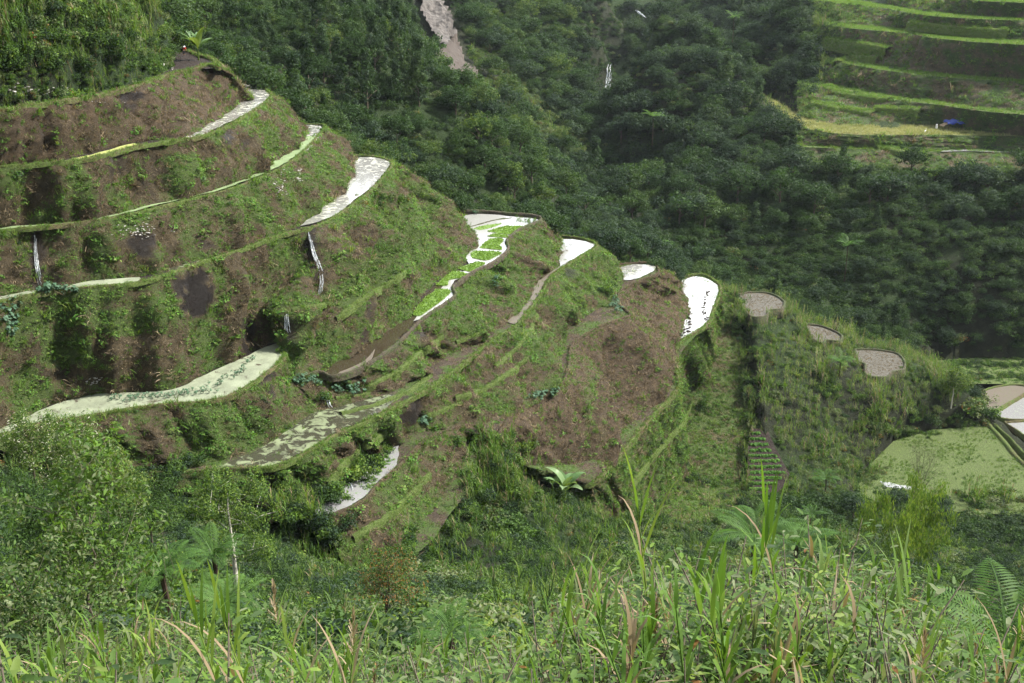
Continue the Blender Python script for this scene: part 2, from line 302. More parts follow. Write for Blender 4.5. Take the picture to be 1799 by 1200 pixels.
def sample_wall(name, zt, zb, P, step=.55):
    rows = []
    for q in P:
        a, b, e, f = q[:4]; z1, z2 = (q[4], q[5]) if len(q) == 6 else (zz(zt, a, b), zz(zb, e, f))
        T = W(a, b, z1); B = W(e, f, z2); rows.append(tuple(T) + tuple(B))
    return catmull(rows, step)
TSAMP = {k: sample_wall(k, v[0], v[1], v[2]) for k, v in WALLS.items()}
def build_wall(name):
    amp, vb, vv, m, lab = WINFO[name]; C = TSAMP[name]; n = len(C); C = np.array(C)
    # smoothed outward normal of the rim
    mid = (C[:, :3] + C[:, 3:]) / 2; tg = np.gradient(mid, axis=0); k = 9; ker = np.ones(k) / k
    pad = np.pad(tg, ((k // 2, k // 2), (0, 0)), 'edge'); tg = np.stack([np.convolve(pad[:, i], ker, 'valid') for i in range(3)], 1)
    nr = np.stack([tg[:, 1], -tg[:, 0], np.zeros(n)], 1); nr /= np.linalg.norm(nr, axis=1)[:, None] + 1e-9
    arc = np.concatenate([[0], np.cumsum(np.linalg.norm(np.diff(mid, axis=0), axis=1))])
    H = np.linalg.norm(C[:, :3] - C[:, 3:], axis=1).mean(); rows = max(6, int(H / .5))
    seed = hash(name) % 97 if False else sum(ord(ch) for ch in name) * 1.7
    V = []; veg = []; wet = []; prev = [0.0] * n
    for j in range(rows + 2):
        t = j / rows
        for i in range(n):
            T, B = Vector(C[i, :3]), Vector(C[i, 3:]); tt = min(t, 1.0)
            p = T.lerp(B, tt)
            if j == rows + 1: p = B + (B - T).normalized() * .8
            else:
                s_ = arc[i]
                win = math.sin(math.pi * min(1, tt * 1.02)) ** .8 * (.35 + .65 * (1 - tt) ** .3) + .12 * tt
                d = amp * (ridged(s_ * .085 + seed + .25 * tt, seed) - .35) * win
                d += .5 * amp * (ridged(s_ * .21 + seed + .5 * tt, seed + 9) - .4) * win
                w_ = min(1, tt * 6)
                d += fold(name, proj(p)) * min(1, tt * 4) * (1 if tt < .8 else max(.15, (1 - tt) * 5))
                ed = min(1, (arc[i] + .01) / 3.5, (arc[-1] - arc[i] + .01) / 3.5); d *= ed
                d += .55 * amp * w_ * noise.noise(Vector((s_ * .33 + tt, tt * H * .28, seed + 11))) + .45 * w_ * noise.noise(Vector((s_ * .7, tt * H * .7, seed))) + .22 * w_ * noise.noise(Vector((s_ * 1.7, tt * H * 1.7, seed + 5)))
                p = p + Vector(nr[i]) * d * (-1 if False else 1)
                p.z += .25 * w_ * (1 - tt) * noise.noise(Vector((s_ * .5, tt * H * .9, seed + 3)))
                # banks never undercut themselves: each row stands no further in than the one above it
                o_ = (p - T).x * nr[i][0] + (p - T).y * nr[i][1]; lim = prev[i] - .04
                if j > 0 and o_ < lim: p = p + Vector(nr[i]) * (lim - o_); o_ = lim
                prev[i] = o_
            V.append(p)
            q = proj(p); nzv = fbm(p, .22, 4)
            g = vb + vv * nzv * 1.5
            g += .25 * max(0, 1 - tt * 9)       # greener lip
            if name in ('w3', 'w4', 'w5n', 'w2'): g -= .18 * max(0, tt - .72) * 3
            a_, b_ = patch_eval(q[0], q[1], g, 0, fbm(p, .8, 4))
            veg.append(a_); wet.append(b_)
    F = [(j * n + i, (j + 1) * n + i, (j + 1) * n + i + 1, j * n + i + 1) for j in range(rows + 1) for i in range(n - 1)]
    o = obj('terrace_wall', V, F, m, smooth=True); attr(o, 'veg', veg); attr(o, 'wet', wet)
    tag(o, lab, 'terrace wall', 'terrace walls of the spur')
    return o, nr
WOBJ = {}; WN = {}
for k in WALLS: WOBJ[k], WN[k] = build_wall(k)

def ribbon_bund(pts, width, up, down, parent, m='bund_grass', inner=0.5, name='bund', wob=.13, vegb=.62):
    """low earth bank swept along a rim; pts are rim points, its crest stands 'up' above them"""
    C = np.array([p[:3] for p in catmull([tuple(p) for p in pts], .4)]); n = len(C)
    tg = np.gradient(C, axis=0); nr = np.stack([tg[:, 1], -tg[:, 0], np.zeros(n)], 1); nr /= np.linalg.norm(nr, axis=1)[:, None] + 1e-9
    prof = [(.45, -down), (.32, up * .3), (.16, up * .95), (-.1, up), (-.35, up * .6), (-.5, -down * .6)]
    V = []; veg = []
    for (a, b) in prof:
        for i in range(n):
            p = Vector(C[i]) + Vector(nr[i]) * a * width + Vector((0, 0, b))
            p += Vector((noise.noise(p * .9), noise.noise(p * .9 + Vector((7, 7, 7))), noise.noise(p * 1.3) * .8)) * wob
            V.append(p); veg.append(vegb + .6 * fbm(p, .3, 3))
    F = [(j * n + i, (j + 1) * n + i, (j + 1) * n + i + 1, j * n + i + 1) for j in range(len(prof) - 1) for i in range(n - 1)]
    o = obj(name, V, F, m, parent, smooth=True); attr(o, 'veg', veg); attr(o, 'wet', [0] * len(V)); return o
def rimpts(names, back, z):
    P = []
    for nm in names: 
        zt, zb, L = WALLS[nm]
        for q in L: P.append(W(q[0], q[1], q[4] if len(q) == 6 else zz(zt, q[0], q[1])))
    Q = [P[0]]
    for p in P[1:]:
        if (p - Q[-1]).length > .6: Q.append(p)
    return Q + [W(x, y, zz(z, x, y)) for x, y in back]
RIM = {
 'w1': (['w1'], [(350,97),(330,88),(310,84),(294,85)], Z1), 'w2': (['w2'], [(450,149),(425,143),(400,141)], Z2), 'w3': (['w3'], [(550,217),(528,216)], Z3),
 'w4': (['w4', 'w4n'], [(635,272),(615,273)], Z4), 'w5n': (['w5n'], [(930,378),(897,376),(850,372),(800,371)], Z5B), 'w6': (['w6'], [(1020,418),(985,414)], F6),
 'w7': (['w7l', 'w7'], [(1148,461),(1120,461),(1086,464)], F7)}
for k, (nm, back, z) in RIM.items():
    grassy = k not in ('w5n',)
    ribbon_bund(rimpts(nm, back, z), .55 if k != 'w5n' else .7, {'w5n': .38, 'w3': .03, 'w4': .06, 'w2': .08}.get(k, .14), .5, WOBJ[k], ('bund_grass' if k != 'w7' else 'brown_earth') if grassy else 'bund_mud', vegb={'w7': .22, 'w1': .5, 'w5n': .3}.get(k, .68))
ribbon_bund([W(q[0], q[1], Z5 if len(q) == 4 else q[4]) for q in WALLS['w5'][2][:-2]] + [W(498,630,Z5), W(512,602,Z5), W(518,588,Z5)], .7, .2, .5, WOBJ['w5'])
ribbon_bund([W(x, y, z) for x, y, z in [(1000,846,-74.5),(1035,850,-74.5),(1062,832,-74.5),(1112,772,-74),(1155,722,-73.5),(1192,680,-73),(1187,640,-72.5),(1195,602,-72),(1243,570,-71.5),(1254,545,-71.5),(1267,504,-71.5),(1250,488,-71.5),(1228,481,-71.5),(1190,487,-71.5)]], .7, .16, .6, WOBJ['w8'])

def poly(name, P, m, drop=.0, kind='structure', label=None, cat=None):
    V = [Vector(p) - Vector((0, 0, drop)) for p in P]
    F = geometry.tessellate_polygon([V]); o = obj(name, V, [tuple(f) for f in F], m)
    # face up
    me = o.data
    if len(me.polygons) and sum(p.normal.z for p in me.polygons) < 0: me.flip_normals()
    attr(o, 'veg', [.72] * len(V)); attr(o, 'wet', [0] * len(V))
    if kind: o['kind'] = kind
    if label: tag(o, label, cat)
    return o
def bots(nm):
    zt, zb, L = WALLS[nm]; return [W(q[2], q[3], q[5] if len(q) == 6 else zz(zb, q[2], q[3])) for q in L]
def tops(nm):
    zt, zb, L = WALLS[nm]; return [W(q[0], q[1], q[4] if len(q) == 6 else zz(zt, q[0], q[1])) for q in L]
def grid_platform(name, outer, inner, m, drop, veg, vv, zfun=None, wetf=0):
    """field bed between an inner (wall foot) and an outer (rim) curve, both running the same way"""
    A = catmull([tuple(p) for p in outer], 1.2); B = catmull([tuple(p) for p in inner], 1.2)
    def res(C, n):
        C = np.array(C); s = np.concatenate([[0], np.cumsum(np.linalg.norm(np.diff(C, axis=0), axis=1))]); u = np.linspace(0, s[-1], n)
        return np.stack([np.interp(u, s, C[:, i]) for i in range(3)], 1)
    n = 160; A = res(A, n); B = res(B, n); V = []; vg = []; wt = []
    rows = 9
    for j in range(rows + 1):
        for i in range(n):
            t = j / rows; p = Vector(B[i]).lerp(Vector(A[i]), t * 1.0); 
            if j == 0: p = p + (Vector(B[i]) - Vector(A[i])).normalized() * .8
            p.z += -drop + .1 * noise.noise(p * .6) + .05 * noise.noise(p * 2)
            V.append(p); g = veg + vv * fbm(p, .25, 4) * 1.5; q = proj(p); g, w_ = patch_eval(q[0], q[1], g, wetf, fbm(p, .8, 3)); vg.append(g); wt.append(w_)
    F = [(j * n + i, j * n + i + 1, (j + 1) * n + i + 1, (j + 1) * n + i) for j in range(rows) for i in range(n - 1)]
    o = obj(name, V, F, m, smooth=True); attr(o, 'veg', vg); attr(o, 'wet', wt)
    if o.data.polygons[len(F) // 2].normal.z < 0: o.data.flip_normals()
    o['kind'] = 'structure'; return o
BEDS = []
inner1 = [W(x, y, Z1) for x, y in [(-70,196),(0,188),(70,179),(160,161),(240,145),(290,125),(318,112),(300,95),(293,88)]]
BEDS.append(grid_platform('field_ground', tops('w1') + [W(330,88,Z1), W(300,84,Z1)], inner1, 'dark_soil', .25, -.2, .35))
BEDS.append(grid_platform('field_ground', tops('w2') + [W(445,149,Z2), W(404,142,Z2)], bots('w1'), 'dark_soil', .35, .1, .4))
BEDS.append(grid_platform('field_ground', tops('w3') + [W(545,217,Z3)], bots('w2'), 'dark_soil', .35, .2, .4))
BEDS.append(grid_platform('field_ground', tops('w4') + tops('w4n')[1:], bots('w3'), 'dark_soil', .35, .1, .4))
BEDS.append(grid_platform('field_ground', tops('w5')[:-2] + [W(512,602,Z5)], bots('w4'), 'dark_soil', .35, .1, .4))
BEDS.append(grid_platform('field_ground', tops('w5n') + [W(930,378,Z5B), W(897,376,Z5B), W(850,372,Z5B), W(802,372,Z5B)], bots('w4n'), 'dark_soil', .35, .1, .4))
BEDS.append(grid_platform('field_ground', tops('w6') + [W(1020,419,-56.2)], bots('w5')[:-1] + bots('w5n'), 'field_soil', .25, .4, .5))
BEDS.append(grid_platform('field_ground', tops('w7l')[:-1] + tops('w7') + [W(1120,462,-62.5), W(1089,464,-62.5)], bots('w6'), 'field_soil', .25, .35, .5))
o8 = [W(x, y, z) for x, y, z in [(1000,846,-74.5),(1035,850,-74.5),(1062,832,-74.5),(1112,772,-74),(1155,722,-73.5),(1192,680,-73),(1187,640,-72.5),(1195,602,-72),(1243,570,-71.5),(1254,545,-71.5),(1267,504,-71.5),(1250,490,-71.5),(1228,483,-71.5),(1190,488,-71.5)]]
BEDS.append(grid_platform('field_ground', o8, bots('w7'), 'field_soil', .25, .55, .5))
o8l = [W(x, y, z) for x, y, z in [(640,1015,-63.2),(705,990,-63),(760,948,-63),(787,908,-63),(815,872,-63),(835,838,-62.4),(842,805,-61.8),(868,790,-61.9)]]
BEDS.append(grid_platform('field_ground', o8l, bots('w7l'), 'field_soil', .05, .5, .5))
# ---- water sheets (bearings on the photograph)
WATER = []
def water(P, z, m, drop=.12, name='water', n=3):
    pts = [W(x, y, zz(z, x, y)) for x, y in P]
    C = [Vector(p[:3]) for p in catmull([tuple(p) for p in pts + [pts[0]]], .8)][:-1]
    for p in C:
        d = Vector((noise.noise(p * .5), noise.noise(p * .5 + Vector((9, 1, 4))), 0)) * .35; p += d
    o = poly(name, C, m, drop); WATER.append(o); return o
water([(322,239),(350,222),(385,205),(414,188),(427,165),(405,148),(425,145),(450,151),(469,160),(474,168),(460,182),(435,197),(400,214),(360,234),(338,240)], Z2, 'water_white')
water([(95,284),(150,272),(200,259),(235,250),(236,256),(200,266),(150,276),(100,283)], Z2, 'water_gold')
water([(-70,405),(0,398),(60,395),(150,387),(210,374),(300,350),(380,331),(440,310),(480,284),(522,260),(538,240),(560,238),(545,255),(500,287),(455,308),(390,332),(330,347),(270,361),(210,377),(150,387),(80,395),(0,403),(-70,411)], Z3, 'water_green', .02)
water([(534,219),(550,218),(567,222),(562,238),(552,250),(537,264),(533,250),(535,235)], Z3, 'water_white')
water([(528,395),(560,368),(600,338),(619,303),(625,277),(655,275),(684,283),(683,292),(652,328),(620,352),(595,372),(560,388)], Z4, 'water_white')
water([(298,470),(340,458),(400,443),(440,430),(420,436),(360,455),(300,476)], Z4, 'water_mixed')
water([(95,508),(150,493),(200,488),(245,486),(240,493),(160,501),(100,509)], Z4, 'water_weed')
water([(-70,535),(0,520),(60,508),(60,513),(0,526),(-70,541)], Z4, 'water_weed')
water([(-40,775),(20,742),(100,708),(175,690),(240,688),(310,680),(370,651),(420,630),(470,607),(500,597),(515,592),(510,600),(495,625),(478,645),(438,674),(392,696),(348,704),(288,709),(220,718),(150,730),(60,746),(0,764)], Z5, 'water_weed')
water([(802,378),(850,375),(897,379),(945,384),(948,388),(914,402),(889,420),(890,440),(862,461),(828,478),(795,496),(798,512),(795,520),(742,558),(728,562),(740,545),(780,500),(822,470),(824,462),(820,450),(838,424),(828,408),(806,395)], Z5B, 'water_bright', .10)
water([(560,652),(600,630),(650,597),(700,568),(735,530),(775,492),(815,468),(822,470),(780,502),(742,545),(726,566),(695,600),(650,634),(618,652),(585,658)], Z5B, 'water_dark', .15)
water([(600,652),(640,632),(660,612),(655,625),(650,634),(618,653),(590,658)], Z5B, 'water_mud', .08)
water([(984,420),(1015,420),(1044,428),(1040,434),(1003,456),(985,467),(985,445)], F6, 'water_bright')
water([(985,466),(1003,456),(965,483),(945,518),(925,545),(905,568),(893,562),(915,540),(932,522),(945,495)], F6, 'water_mud')
water([(1090,468),(1120,463),(1152,466),(1150,473),(1122,487),(1094,490)], F7, 'water_white')
water([(380,818),(450,790),(500,760),(550,725),(600,712),(690,690),(680,715),(640,735),(590,758),(540,788),(478,815),(420,818),(340,825)], F6, 'water_mixed')
water([(545,890),(600,852),(640,806),(665,786),(700,780),(694,820),(662,848),(638,874),(596,896),(560,908)], F7, 'water_grey', .08)
water([(1196,492),(1228,485),(1262,502),(1250,545),(1240,568),(1194,598),(1190,590),(1204,565),(1211,540),(1200,510)], F8, 'water_bright')
print('walls built')

# ---- far terraces across the gorge
def add_ctrl(P, lower=0.0): CTRL.append((P[0], P[1], P[2] - lower))
def td(y): d = ray(900, y); return -d[2] / d[1]
CR = [([(1560,-16),(1620,-10),(1720,2),(1880,8)], -5, 440, 5), ([(1425,2),(1470,6),(1560,15),(1620,27),(1720,34),(1880,38)], 24, 428, 6),
      ([(1425,34),(1450,42),(1500,51),(1590,58),(1640,67),(1700,73),(1799,79),(1880,83)], 60, 414, 6.5), ([(1438,98),(1462,107),(1530,120),(1600,130),(1680,138),(1799,144),(1880,149)], 130, 388, 6.5),
      ([(1402,146),(1440,153),(1480,158),(1550,171),(1590,178),(1650,184),(1720,195),(1880,208)], 180, 370, 6), ([(1335,178),(1372,198),(1390,217),(1430,229),(1480,236),(1550,237),(1650,237),(1720,238),(1880,241)], 236, 348, 15),
      ([(1400,258),(1500,262),(1640,267),(1700,266),(1760,268),(1880,272)], 266, 340, 3), ([(1400,290),(1500,300),(1640,305),(1880,310)], 302, 330, 2)]
FARW, FARB = [], []
CLAB = ['highest far terrace wall, cut by the top right of the view', 'second far terrace wall with a bright grassy lip, shrubs at its left end', 'far terrace wall hung with dry grey grass, under a wide green lip', 'far terrace wall with a pale brown square patch below its grassy lip',
        'low dark green far terrace wall directly above the golden crescent field', 'far terrace wall directly below the golden crescent field', 'lowest far terrace wall, weedy, merging into the forest']
for i, (L, yr, D, th) in enumerate(CR[:-1]):
    z = -D * td(yr); L2, yr2, D2, th2 = CR[i + 1]; z2 = -D2 * td(yr2)
    xs = [p[0] for p in L2]; ys = [p[1] for p in L2]; xa, xb = max(L[0][0], xs[0]), L[-1][0]
    P = []; xt = [p[0] for p in L]; yt = [p[1] for p in L]
    for x in np.linspace(L[0][0], L[-1][0], 14):
        xb_ = max(x, xs[0] + 12); P.append((x, float(np.interp(x, xt, yt)), xb_, float(np.interp(xb_, xs, ys)) - th2, z, z2))
    nm = 'c%d' % i; WALLS[nm] = (z, z2, P); WINFO[nm] = (1.6, .62 if i not in (2, 3) else .45, .5, 'far_wall', CLAB[i])
    TSAMP[nm] = sample_wall(nm, z, z2, P, 1.2); o, _ = build_wall(nm); o['group'] = 'far terrace walls across the gorge'; FARW.append(o)
    # bed behind the rim
    inner = [W(x, float(np.interp(x, xt, yt)) - th - 1.5, z) for x in np.linspace(L[0][0], L[-1][0], 14)]
    b = grid_platform('field_ground', [W(p[0], p[1], z) for p in P], inner, 'field_grass' if i != 5 else 'field_gold', .0, .9, .3); FARB.append(b)
    CTRL_LATER = None
    for q in P[::3]: p = W(q[0], q[1], z); CTRL.append((p.x, p.y, p.z - 3)); 
    for p in inner[::3]: CTRL.append((p.x, p.y + 4, p.z - .5))
water([(1655,265),(1700,263),(1760,265),(1790,268),(1760,268.5),(1700,266.5),(1655,267.5)], -340 * td(266), 'water_grey', -.15)
# ---- ponds stepping down the right end of the spur, valley floor
def pond(P, z, m, up=.3, down=3.0, width=.8, bm='bund_mud', lab=None):
    o = water(P, z, m, .1)
    for x, y in P[::2]: add_ctrl(W(x, y, z), .7)
    rb = ribbon_bund([W(x, y, z) for x, y in P + [P[0]]], width, up, down, None, bm, name='bund'); tag(rb, lab, 'mud bank', 'mud banks round the lower ponds'); return o
pond([(1292,520),(1315,514),(1343,514),(1364,520),(1378,531),(1373,543),(1352,546),(1345,556),(1322,557),(1310,545)], -76.8, 'water_stubble', .28, lab='mud bank with dry grass around the stubble pond nearest the low white pond')
pond([(1417,570),(1442,573),(1462,580),(1479,590),(1474,600),(1452,598),(1446,604),(1430,596)], -82.6, 'water_stubble', .28, lab='mud bank around the small triangular stubble pond')
pond([(1503,614),(1530,614),(1558,617),(1578,622),(1590,636),(1586,650),(1566,655),(1556,663),(1524,660),(1520,640),(1508,636)], -88.2, 'water_stubble', .28, lab='dark rounded mud bank around the lowest stubble pond on the spur')
pond([(734,334),(748,336),(764,346),(760,356),(770,366),(764,373),(750,362),(742,350)], -45.6, 'water_weed', .4, 2.0, .9, 'brown_earth', lab='brown bank curling round the small pond high on the spur edge')
poly_field = poly('field_ground', [W(x, y, -99.6) for x, y in [(1505,858),(1530,815),(1570,775),(1640,755),(1738,748),(1765,775),(1799,812),(1900,900),(1870,910),(1520,890)]], 'field_grass', 0)
WATER.append(poly_field)
o_ = poly('field_ground', [W(x, y, -100.6) for x, y in [(1590,650),(1640,634),(1700,629),(1900,630),(1900,676),(1700,674),(1640,664)]], 'field_grass', 0); WATER.append(o_); flat_field = o_
water([(1545,846),(1562,847),(1580,852),(1600,855),(1618,861),(1596,860),(1575,858),(1558,855)], -99.6, 'water_grey', -.06)
pond([(1712,694),(1745,681),(1780,676),(1805,680),(1800,692),(1765,712),(1740,722)], -100.6, 'water_mud', .3, 1.5, .7, 'bund_grass', lab='grassy bank round the furrowed mud plot at the foot of the far hillside')
pond([(1747,728),(1770,714),(1799,697),(1880,690),(1880,736),(1790,738),(1757,735)], -101, 'water_grey', .3, 1.5, .7, 'bund_grass', lab='grassy bank round the shiny grey plot on the valley floor')
pond([(1765,742),(1880,742),(1880,810),(1830,790),(1799,765)], -101, 'water_grey', .3, 1.5, .7, 'bund_grass', lab='grassy bank round the weedy plot at the right edge of the view')
rb = ribbon_bund([W(x, y, -99.6) for x, y in [(1736,746),(1762,775),(1790,808),(1850,860),(1900,905)]], 1.4, .5, .5, None, 'bund_grass'); tag(rb, 'wide green grassy bank along the right side of the valley field', 'field bank', 'banks of the valley field')
rb = ribbon_bund([W(x, y, -99.8) for x, y in [(1742,744),(1772,770),(1803,803),(1860,850)]], 1.0, .6, 1, None, 'bund_grass'); tag(rb, 'narrow outer grassy bank beside the valley field', 'field bank', 'banks of the valley field')
# ------------------------------------------------------------------ ground
for k, (zt, zb, L) in WALLS.items():
    for i, q in enumerate(L):
        if i % 2 == 0 or i == len(L) - 1:
            T = W(q[0], q[1], q[4] if len(q) == 6 else zz(zt, q[0], q[1])); B = W(q[2], q[3], q[5] if len(q) == 6 else zz(zb, q[2], q[3]))
            add_ctrl(B if k != 'w8' else B, 1.0 if k != 'w8' else .2)
            if k in ('w1', 'w8', 'w7', 'w4n'): add_ctrl(T, 2.0)
for x, y, D in [(-70,120,130),(-70,20,136),(0,60,134),(0,150,130),(0,-30,140),(100,0,142),(100,100,138),(200,-20,156),(200,80,151),(275,0,176),(268,60,176),(285,105,172),(100,-140,165),(250,-100,190),(0,-140,160),
 # forest slope behind the terraces
 (330,45,240),(420,60,262),(420,0,300),(500,130,252),(560,60,300),(640,200,255),(640,60,310),(700,60,303),(780,130,292),(850,200,280),(882,270,268),(720,280,246),(830,340,246),(820,230,300),(900,380,250),(932,335,262),(380,120,238),(470,190,232),(600,250,232),(740,330,240),(860,365,240),
 # middle slope with the landslip
 (750,60,430),(720,0,460),(790,90,405),(800,20,470),(880,170,385),(900,60,470),(950,140,430),(910,240,365),(990,60,500),(960,320,335),(1000,260,385),(1005,160,440),(1015,240,405),(1030,330,335),(1050,40,520),(1062,395,300),
 (1066,140,580),(1072,200,560),(1078,260,510),(1088,330,440),(1104,400,370),(1090,70,620),(1045,120,510),(1048,180,480),(1128,100,415),(1122,190,398),(1120,15,640),(1060,-20,600),
 # right hand slope
 (1130,150,402),(1128,240,382),(1145,330,332),(1150,400,300),(1150,45,448),(1200,460,290),(1300,500,283),(1200,40,445),(1250,250,360),(1300,120,410),(1350,350,320),(1400,0,480),(1450,450,296),(1600,350,312),(1870,350,306),(1550,500,285),(1700,480,286),(1870,520,280),(1500,560,278),(1650,600,273),(1799,625,270),(1870,640,268),
 # lower spur and valley floor
 (872,803,132),(845,812,132),(930,870,138),(850,880,129),(800,960,120),(1000,880,143),(960,850,148),(900,830,149),
 (1300,620,222),(1400,600,238),(1420,560,262),(1500,590,262),(1620,650,238),(1640,640,250),(1400,620,229),(1540,700,222),(1400,700,214),(1400,780,204),(1330,700,209),(1330,860,186),(1380,870,186),(1450,640,226),(1500,780,212),(1620,720,228),(1700,690,232),(1740,740,229),(1640,745,228),(1450,850,194),(1510,830,204)]:
    add_ctrl(WD(x, y, D))
for x, y, z in [(1560,790,-99.6),(1540,850,-99.6),(1620,860,-99.6),(1700,800,-99.6),(1799,850,-99.6),(1799,800,-99.6),(1760,770,-100),(1870,850,-100),(1720,690,-101),(1790,690,-101),(1870,700,-101),(1780,740,-101),(1870,640,-102),(1700,650,-101.5),(1640,630,-101)]:
    add_ctrl(W(x, y, z))
for X, Y, z in [(-60,0,0),(0,0,-2),(60,0,-2),(-90,-30,14),(0,-40,14),(90,-40,14),(-12,14,-11),(0,14,-12.2),(12,14,-12.2),(30,14,-12.5),(-40,14,-10),(-30,30,-19),(0,30,-22),(20,30,-23),(45,30,-23),(-45,45,-27),(-15,48,-31.5),(10,50,-35),(40,50,-35),(70,50,-33),
 (-22,112,-61.5),(-20,118,-60),(-17,108,-63.5),(-45,70,-40),(-25,70,-44),(0,75,-49),(30,75,-52),(65,75,-53),(-50,92,-48),(-30,95,-52),(-10,95,-57),(10,100,-63),(35,105,-72),(70,110,-80),(100,110,-78),(-5,115,-63.5),(5,128,-70),(20,135,-78),(40,145,-86),(60,150,-91),(80,160,-95),(100,170,-98.5),(120,150,-88),(140,130,-70),(140,80,-45),(-80,90,-44),(-90,110,-46),
 (-140,100,-28),(-140,140,-18),(-160,200,0),(-170,50,-8)]:
    CTRL.append((X, Y, z + EYE))
# beyond the frame: the slopes run on up to their ridges
for X, Y, z in [(-250,150,25),(-250,300,40),(-200,420,35),(-100,560,22),(0,680,10),(100,720,6),(200,640,22),(330,520,30),(340,400,5),(300,300,-40),(250,200,-85),(220,120,-50),(260,270,-80),(330,650,60),(-300,700,60),(-300,0,20),(300,0,10),(-150,330,8)]:
    CTRL.append((X, Y, z + EYE))
CT = np.array(CTRL)
_k, _i = np.unique(np.round(CT[:, :2] / 2.5).astype(int), axis=0, return_index=True); CT = CT[_i]
def solve():
    P = CT[:, :2] / 100; n = len(P); d = np.linalg.norm(P[:, None] - P[None], axis=2)
    A = np.zeros((n + 3, n + 3)); A[:n, :n] = -d - 1e-3 * np.eye(n) * 2; A[:n, n] = 1; A[:n, n + 1:] = P; A[n, :n] = 1; A[n + 1:, :n] = P.T
    return np.linalg.solve(A, np.concatenate([CT[:, 2], [0, 0, 0]]))
SOL = solve()
def ground_z(X, Y):
    Q = np.stack([X, Y], 1) / 100; n = len(CT); out = np.empty(len(Q))
    for s in range(0, len(Q), 20000):
        q = Q[s:s + 20000]; d = np.linalg.norm(q[:, None] - (CT[:, :2] / 100)[None], axis=2)
        out[s:s + 20000] = -d @ SOL[:n] + SOL[n] + q @ SOL[n + 1:]
    return out
def axis(a, b, c, d, s0, g):
    L = [b]; s = s0
    while L[-1] > a: s *= g; L.append(L[-1] - s)
    L = L[::-1]; x = b
    while x < c: x += s0; L.append(x)
    s = s0
    while L[-1] < d: s *= g; L.append(L[-1] + s)
    return np.array(L)
GX = axis(-330, -85, 125, 420, 1.0, 1.035); GY = axis(-60, 0, 290, 800, 1.0, 1.02)
XX, YY = np.meshgrid(GX, GY); ZZ = ground_z(XX.ravel(), YY.ravel())
# keep the ground under the terraces
tv, tf, off = [], [], 0
for o in list(WOBJ.values()) + BEDS + WATER + FARW + FARB:
    me = o.data; tv += [v.co.copy() for v in me.vertices]; tf += [[off + i for i in p.vertices] for p in me.polygons]; off += len(me.vertices)
TBVH = BVHTree.FromPolygons(tv, tf)
gx, gy = XX.ravel(), YY.ravel(); gz = ZZ.copy()
for i in range(len(gz)):
    x, y = gx[i], gy[i]
    if (-80 < x < 150 and 90 < y < 290) or (60 < x < 260 and 300 < y < 460):
        z = gz[i]; r_ = 1.2 if y < 290 else 3.5
        for dx, dy in ((0, 0), (r_, 0), (-r_, 0), (0, r_), (0, -r_)):
            # lowest terrace surface in this column
            h = TBVH.ray_cast(Vector((x + dx, y + dy, -20)), Vector((0, 0, 1)))
            if h[0] is not None and h[0].z - 1.0 < z: z = h[0].z - 1.0
        gz[i] = z
# unevenness
und = np.array([fbm((x, y, 0), .03, 5) for x, y in zip(gx, gy)]); near = np.clip((gy - 200) / 150, 0, 1)
amp = .5 + 3.0 * near; flat = ((gx > 60) & (gx < 130) & (gy > 180) & (gy < 285) & (gz < EYE - 96)); amp[flat] = .1
inT = (gx > -80) & (gx < 105) & (gy > 105) & (gy < 260); amp[inT] = .2
gz += und * amp * 1.0 - .1
nX, nY = len(GX), len(GY)
GF = [(j * nX + i, j * nX + i + 1, (j + 1) * nX + i + 1, (j + 1) * nX + i) for j in range(nY - 1) for i in range(nX - 1)]
GV = [Vector(p) for p in zip(gx, gy, gz)]
gnd = obj('ground', GV, GF, 'forest_floor', smooth=True); gnd['kind'] = 'structure'
attr(gnd, 'veg', .45 + und * 1.2); attr(gnd, 'wet', np.zeros(len(gz)))
GBVH = BVHTree.FromPolygons(GV, GF)
print('ground', len(GV), 'ctrl', len(CT))
# ================================================================== plants
def np_mesh(name, V, F, mats, mi=None, smooth=False):
    """V (n,3), F (m,4) quads; mi material index per face"""
    me = bpy.data.meshes.new(name); n, m = len(V), len(F)
    me.vertices.add(n); me.vertices.foreach_set('co', np.asarray(V, np.float32).ravel())
    me.loops.add(m * 4); me.loops.foreach_set('vertex_index', np.asarray(F, np.int32).ravel())
    me.polygons.add(m); me.polygons.foreach_set('loop_start', np.arange(m, dtype=np.int32) * 4)
    for k in mats: me.materials.append(MAT[k])
    if mi is not None: me.polygons.foreach_set('material_index', np.asarray(mi, np.int32))
    if smooth: me.polygons.foreach_set('use_smooth', np.ones(m, bool))
    me.update(calc_edges=True); return me
def unit(v): return v / (np.linalg.norm(v, axis=-1, keepdims=True) + 1e-9)
def leaves(g, C, Nn, size, asp=.45, droop=.0, jit=.6):
    """rhombic leaves at C facing Nn"""
    n = len(C); nn = unit(Nn + g.normal(0, jit, (n, 3))); a = unit(np.cross(nn, g.normal(0, 1, (n, 3)))); a[:, 2] -= droop; a = unit(a)
    b = unit(np.cross(nn, a)); L = (np.asarray(size) * g.uniform(.6, 1.35, n))[:, None]
    mid = C + nn * L * .1
    V = np.stack([C - a * L * .5, mid + b * L * asp * .5, C + a * L * .5, mid - b * L * asp * .5], 1).reshape(-1, 3)
    return V, np.arange(n * 4).reshape(n, 4)
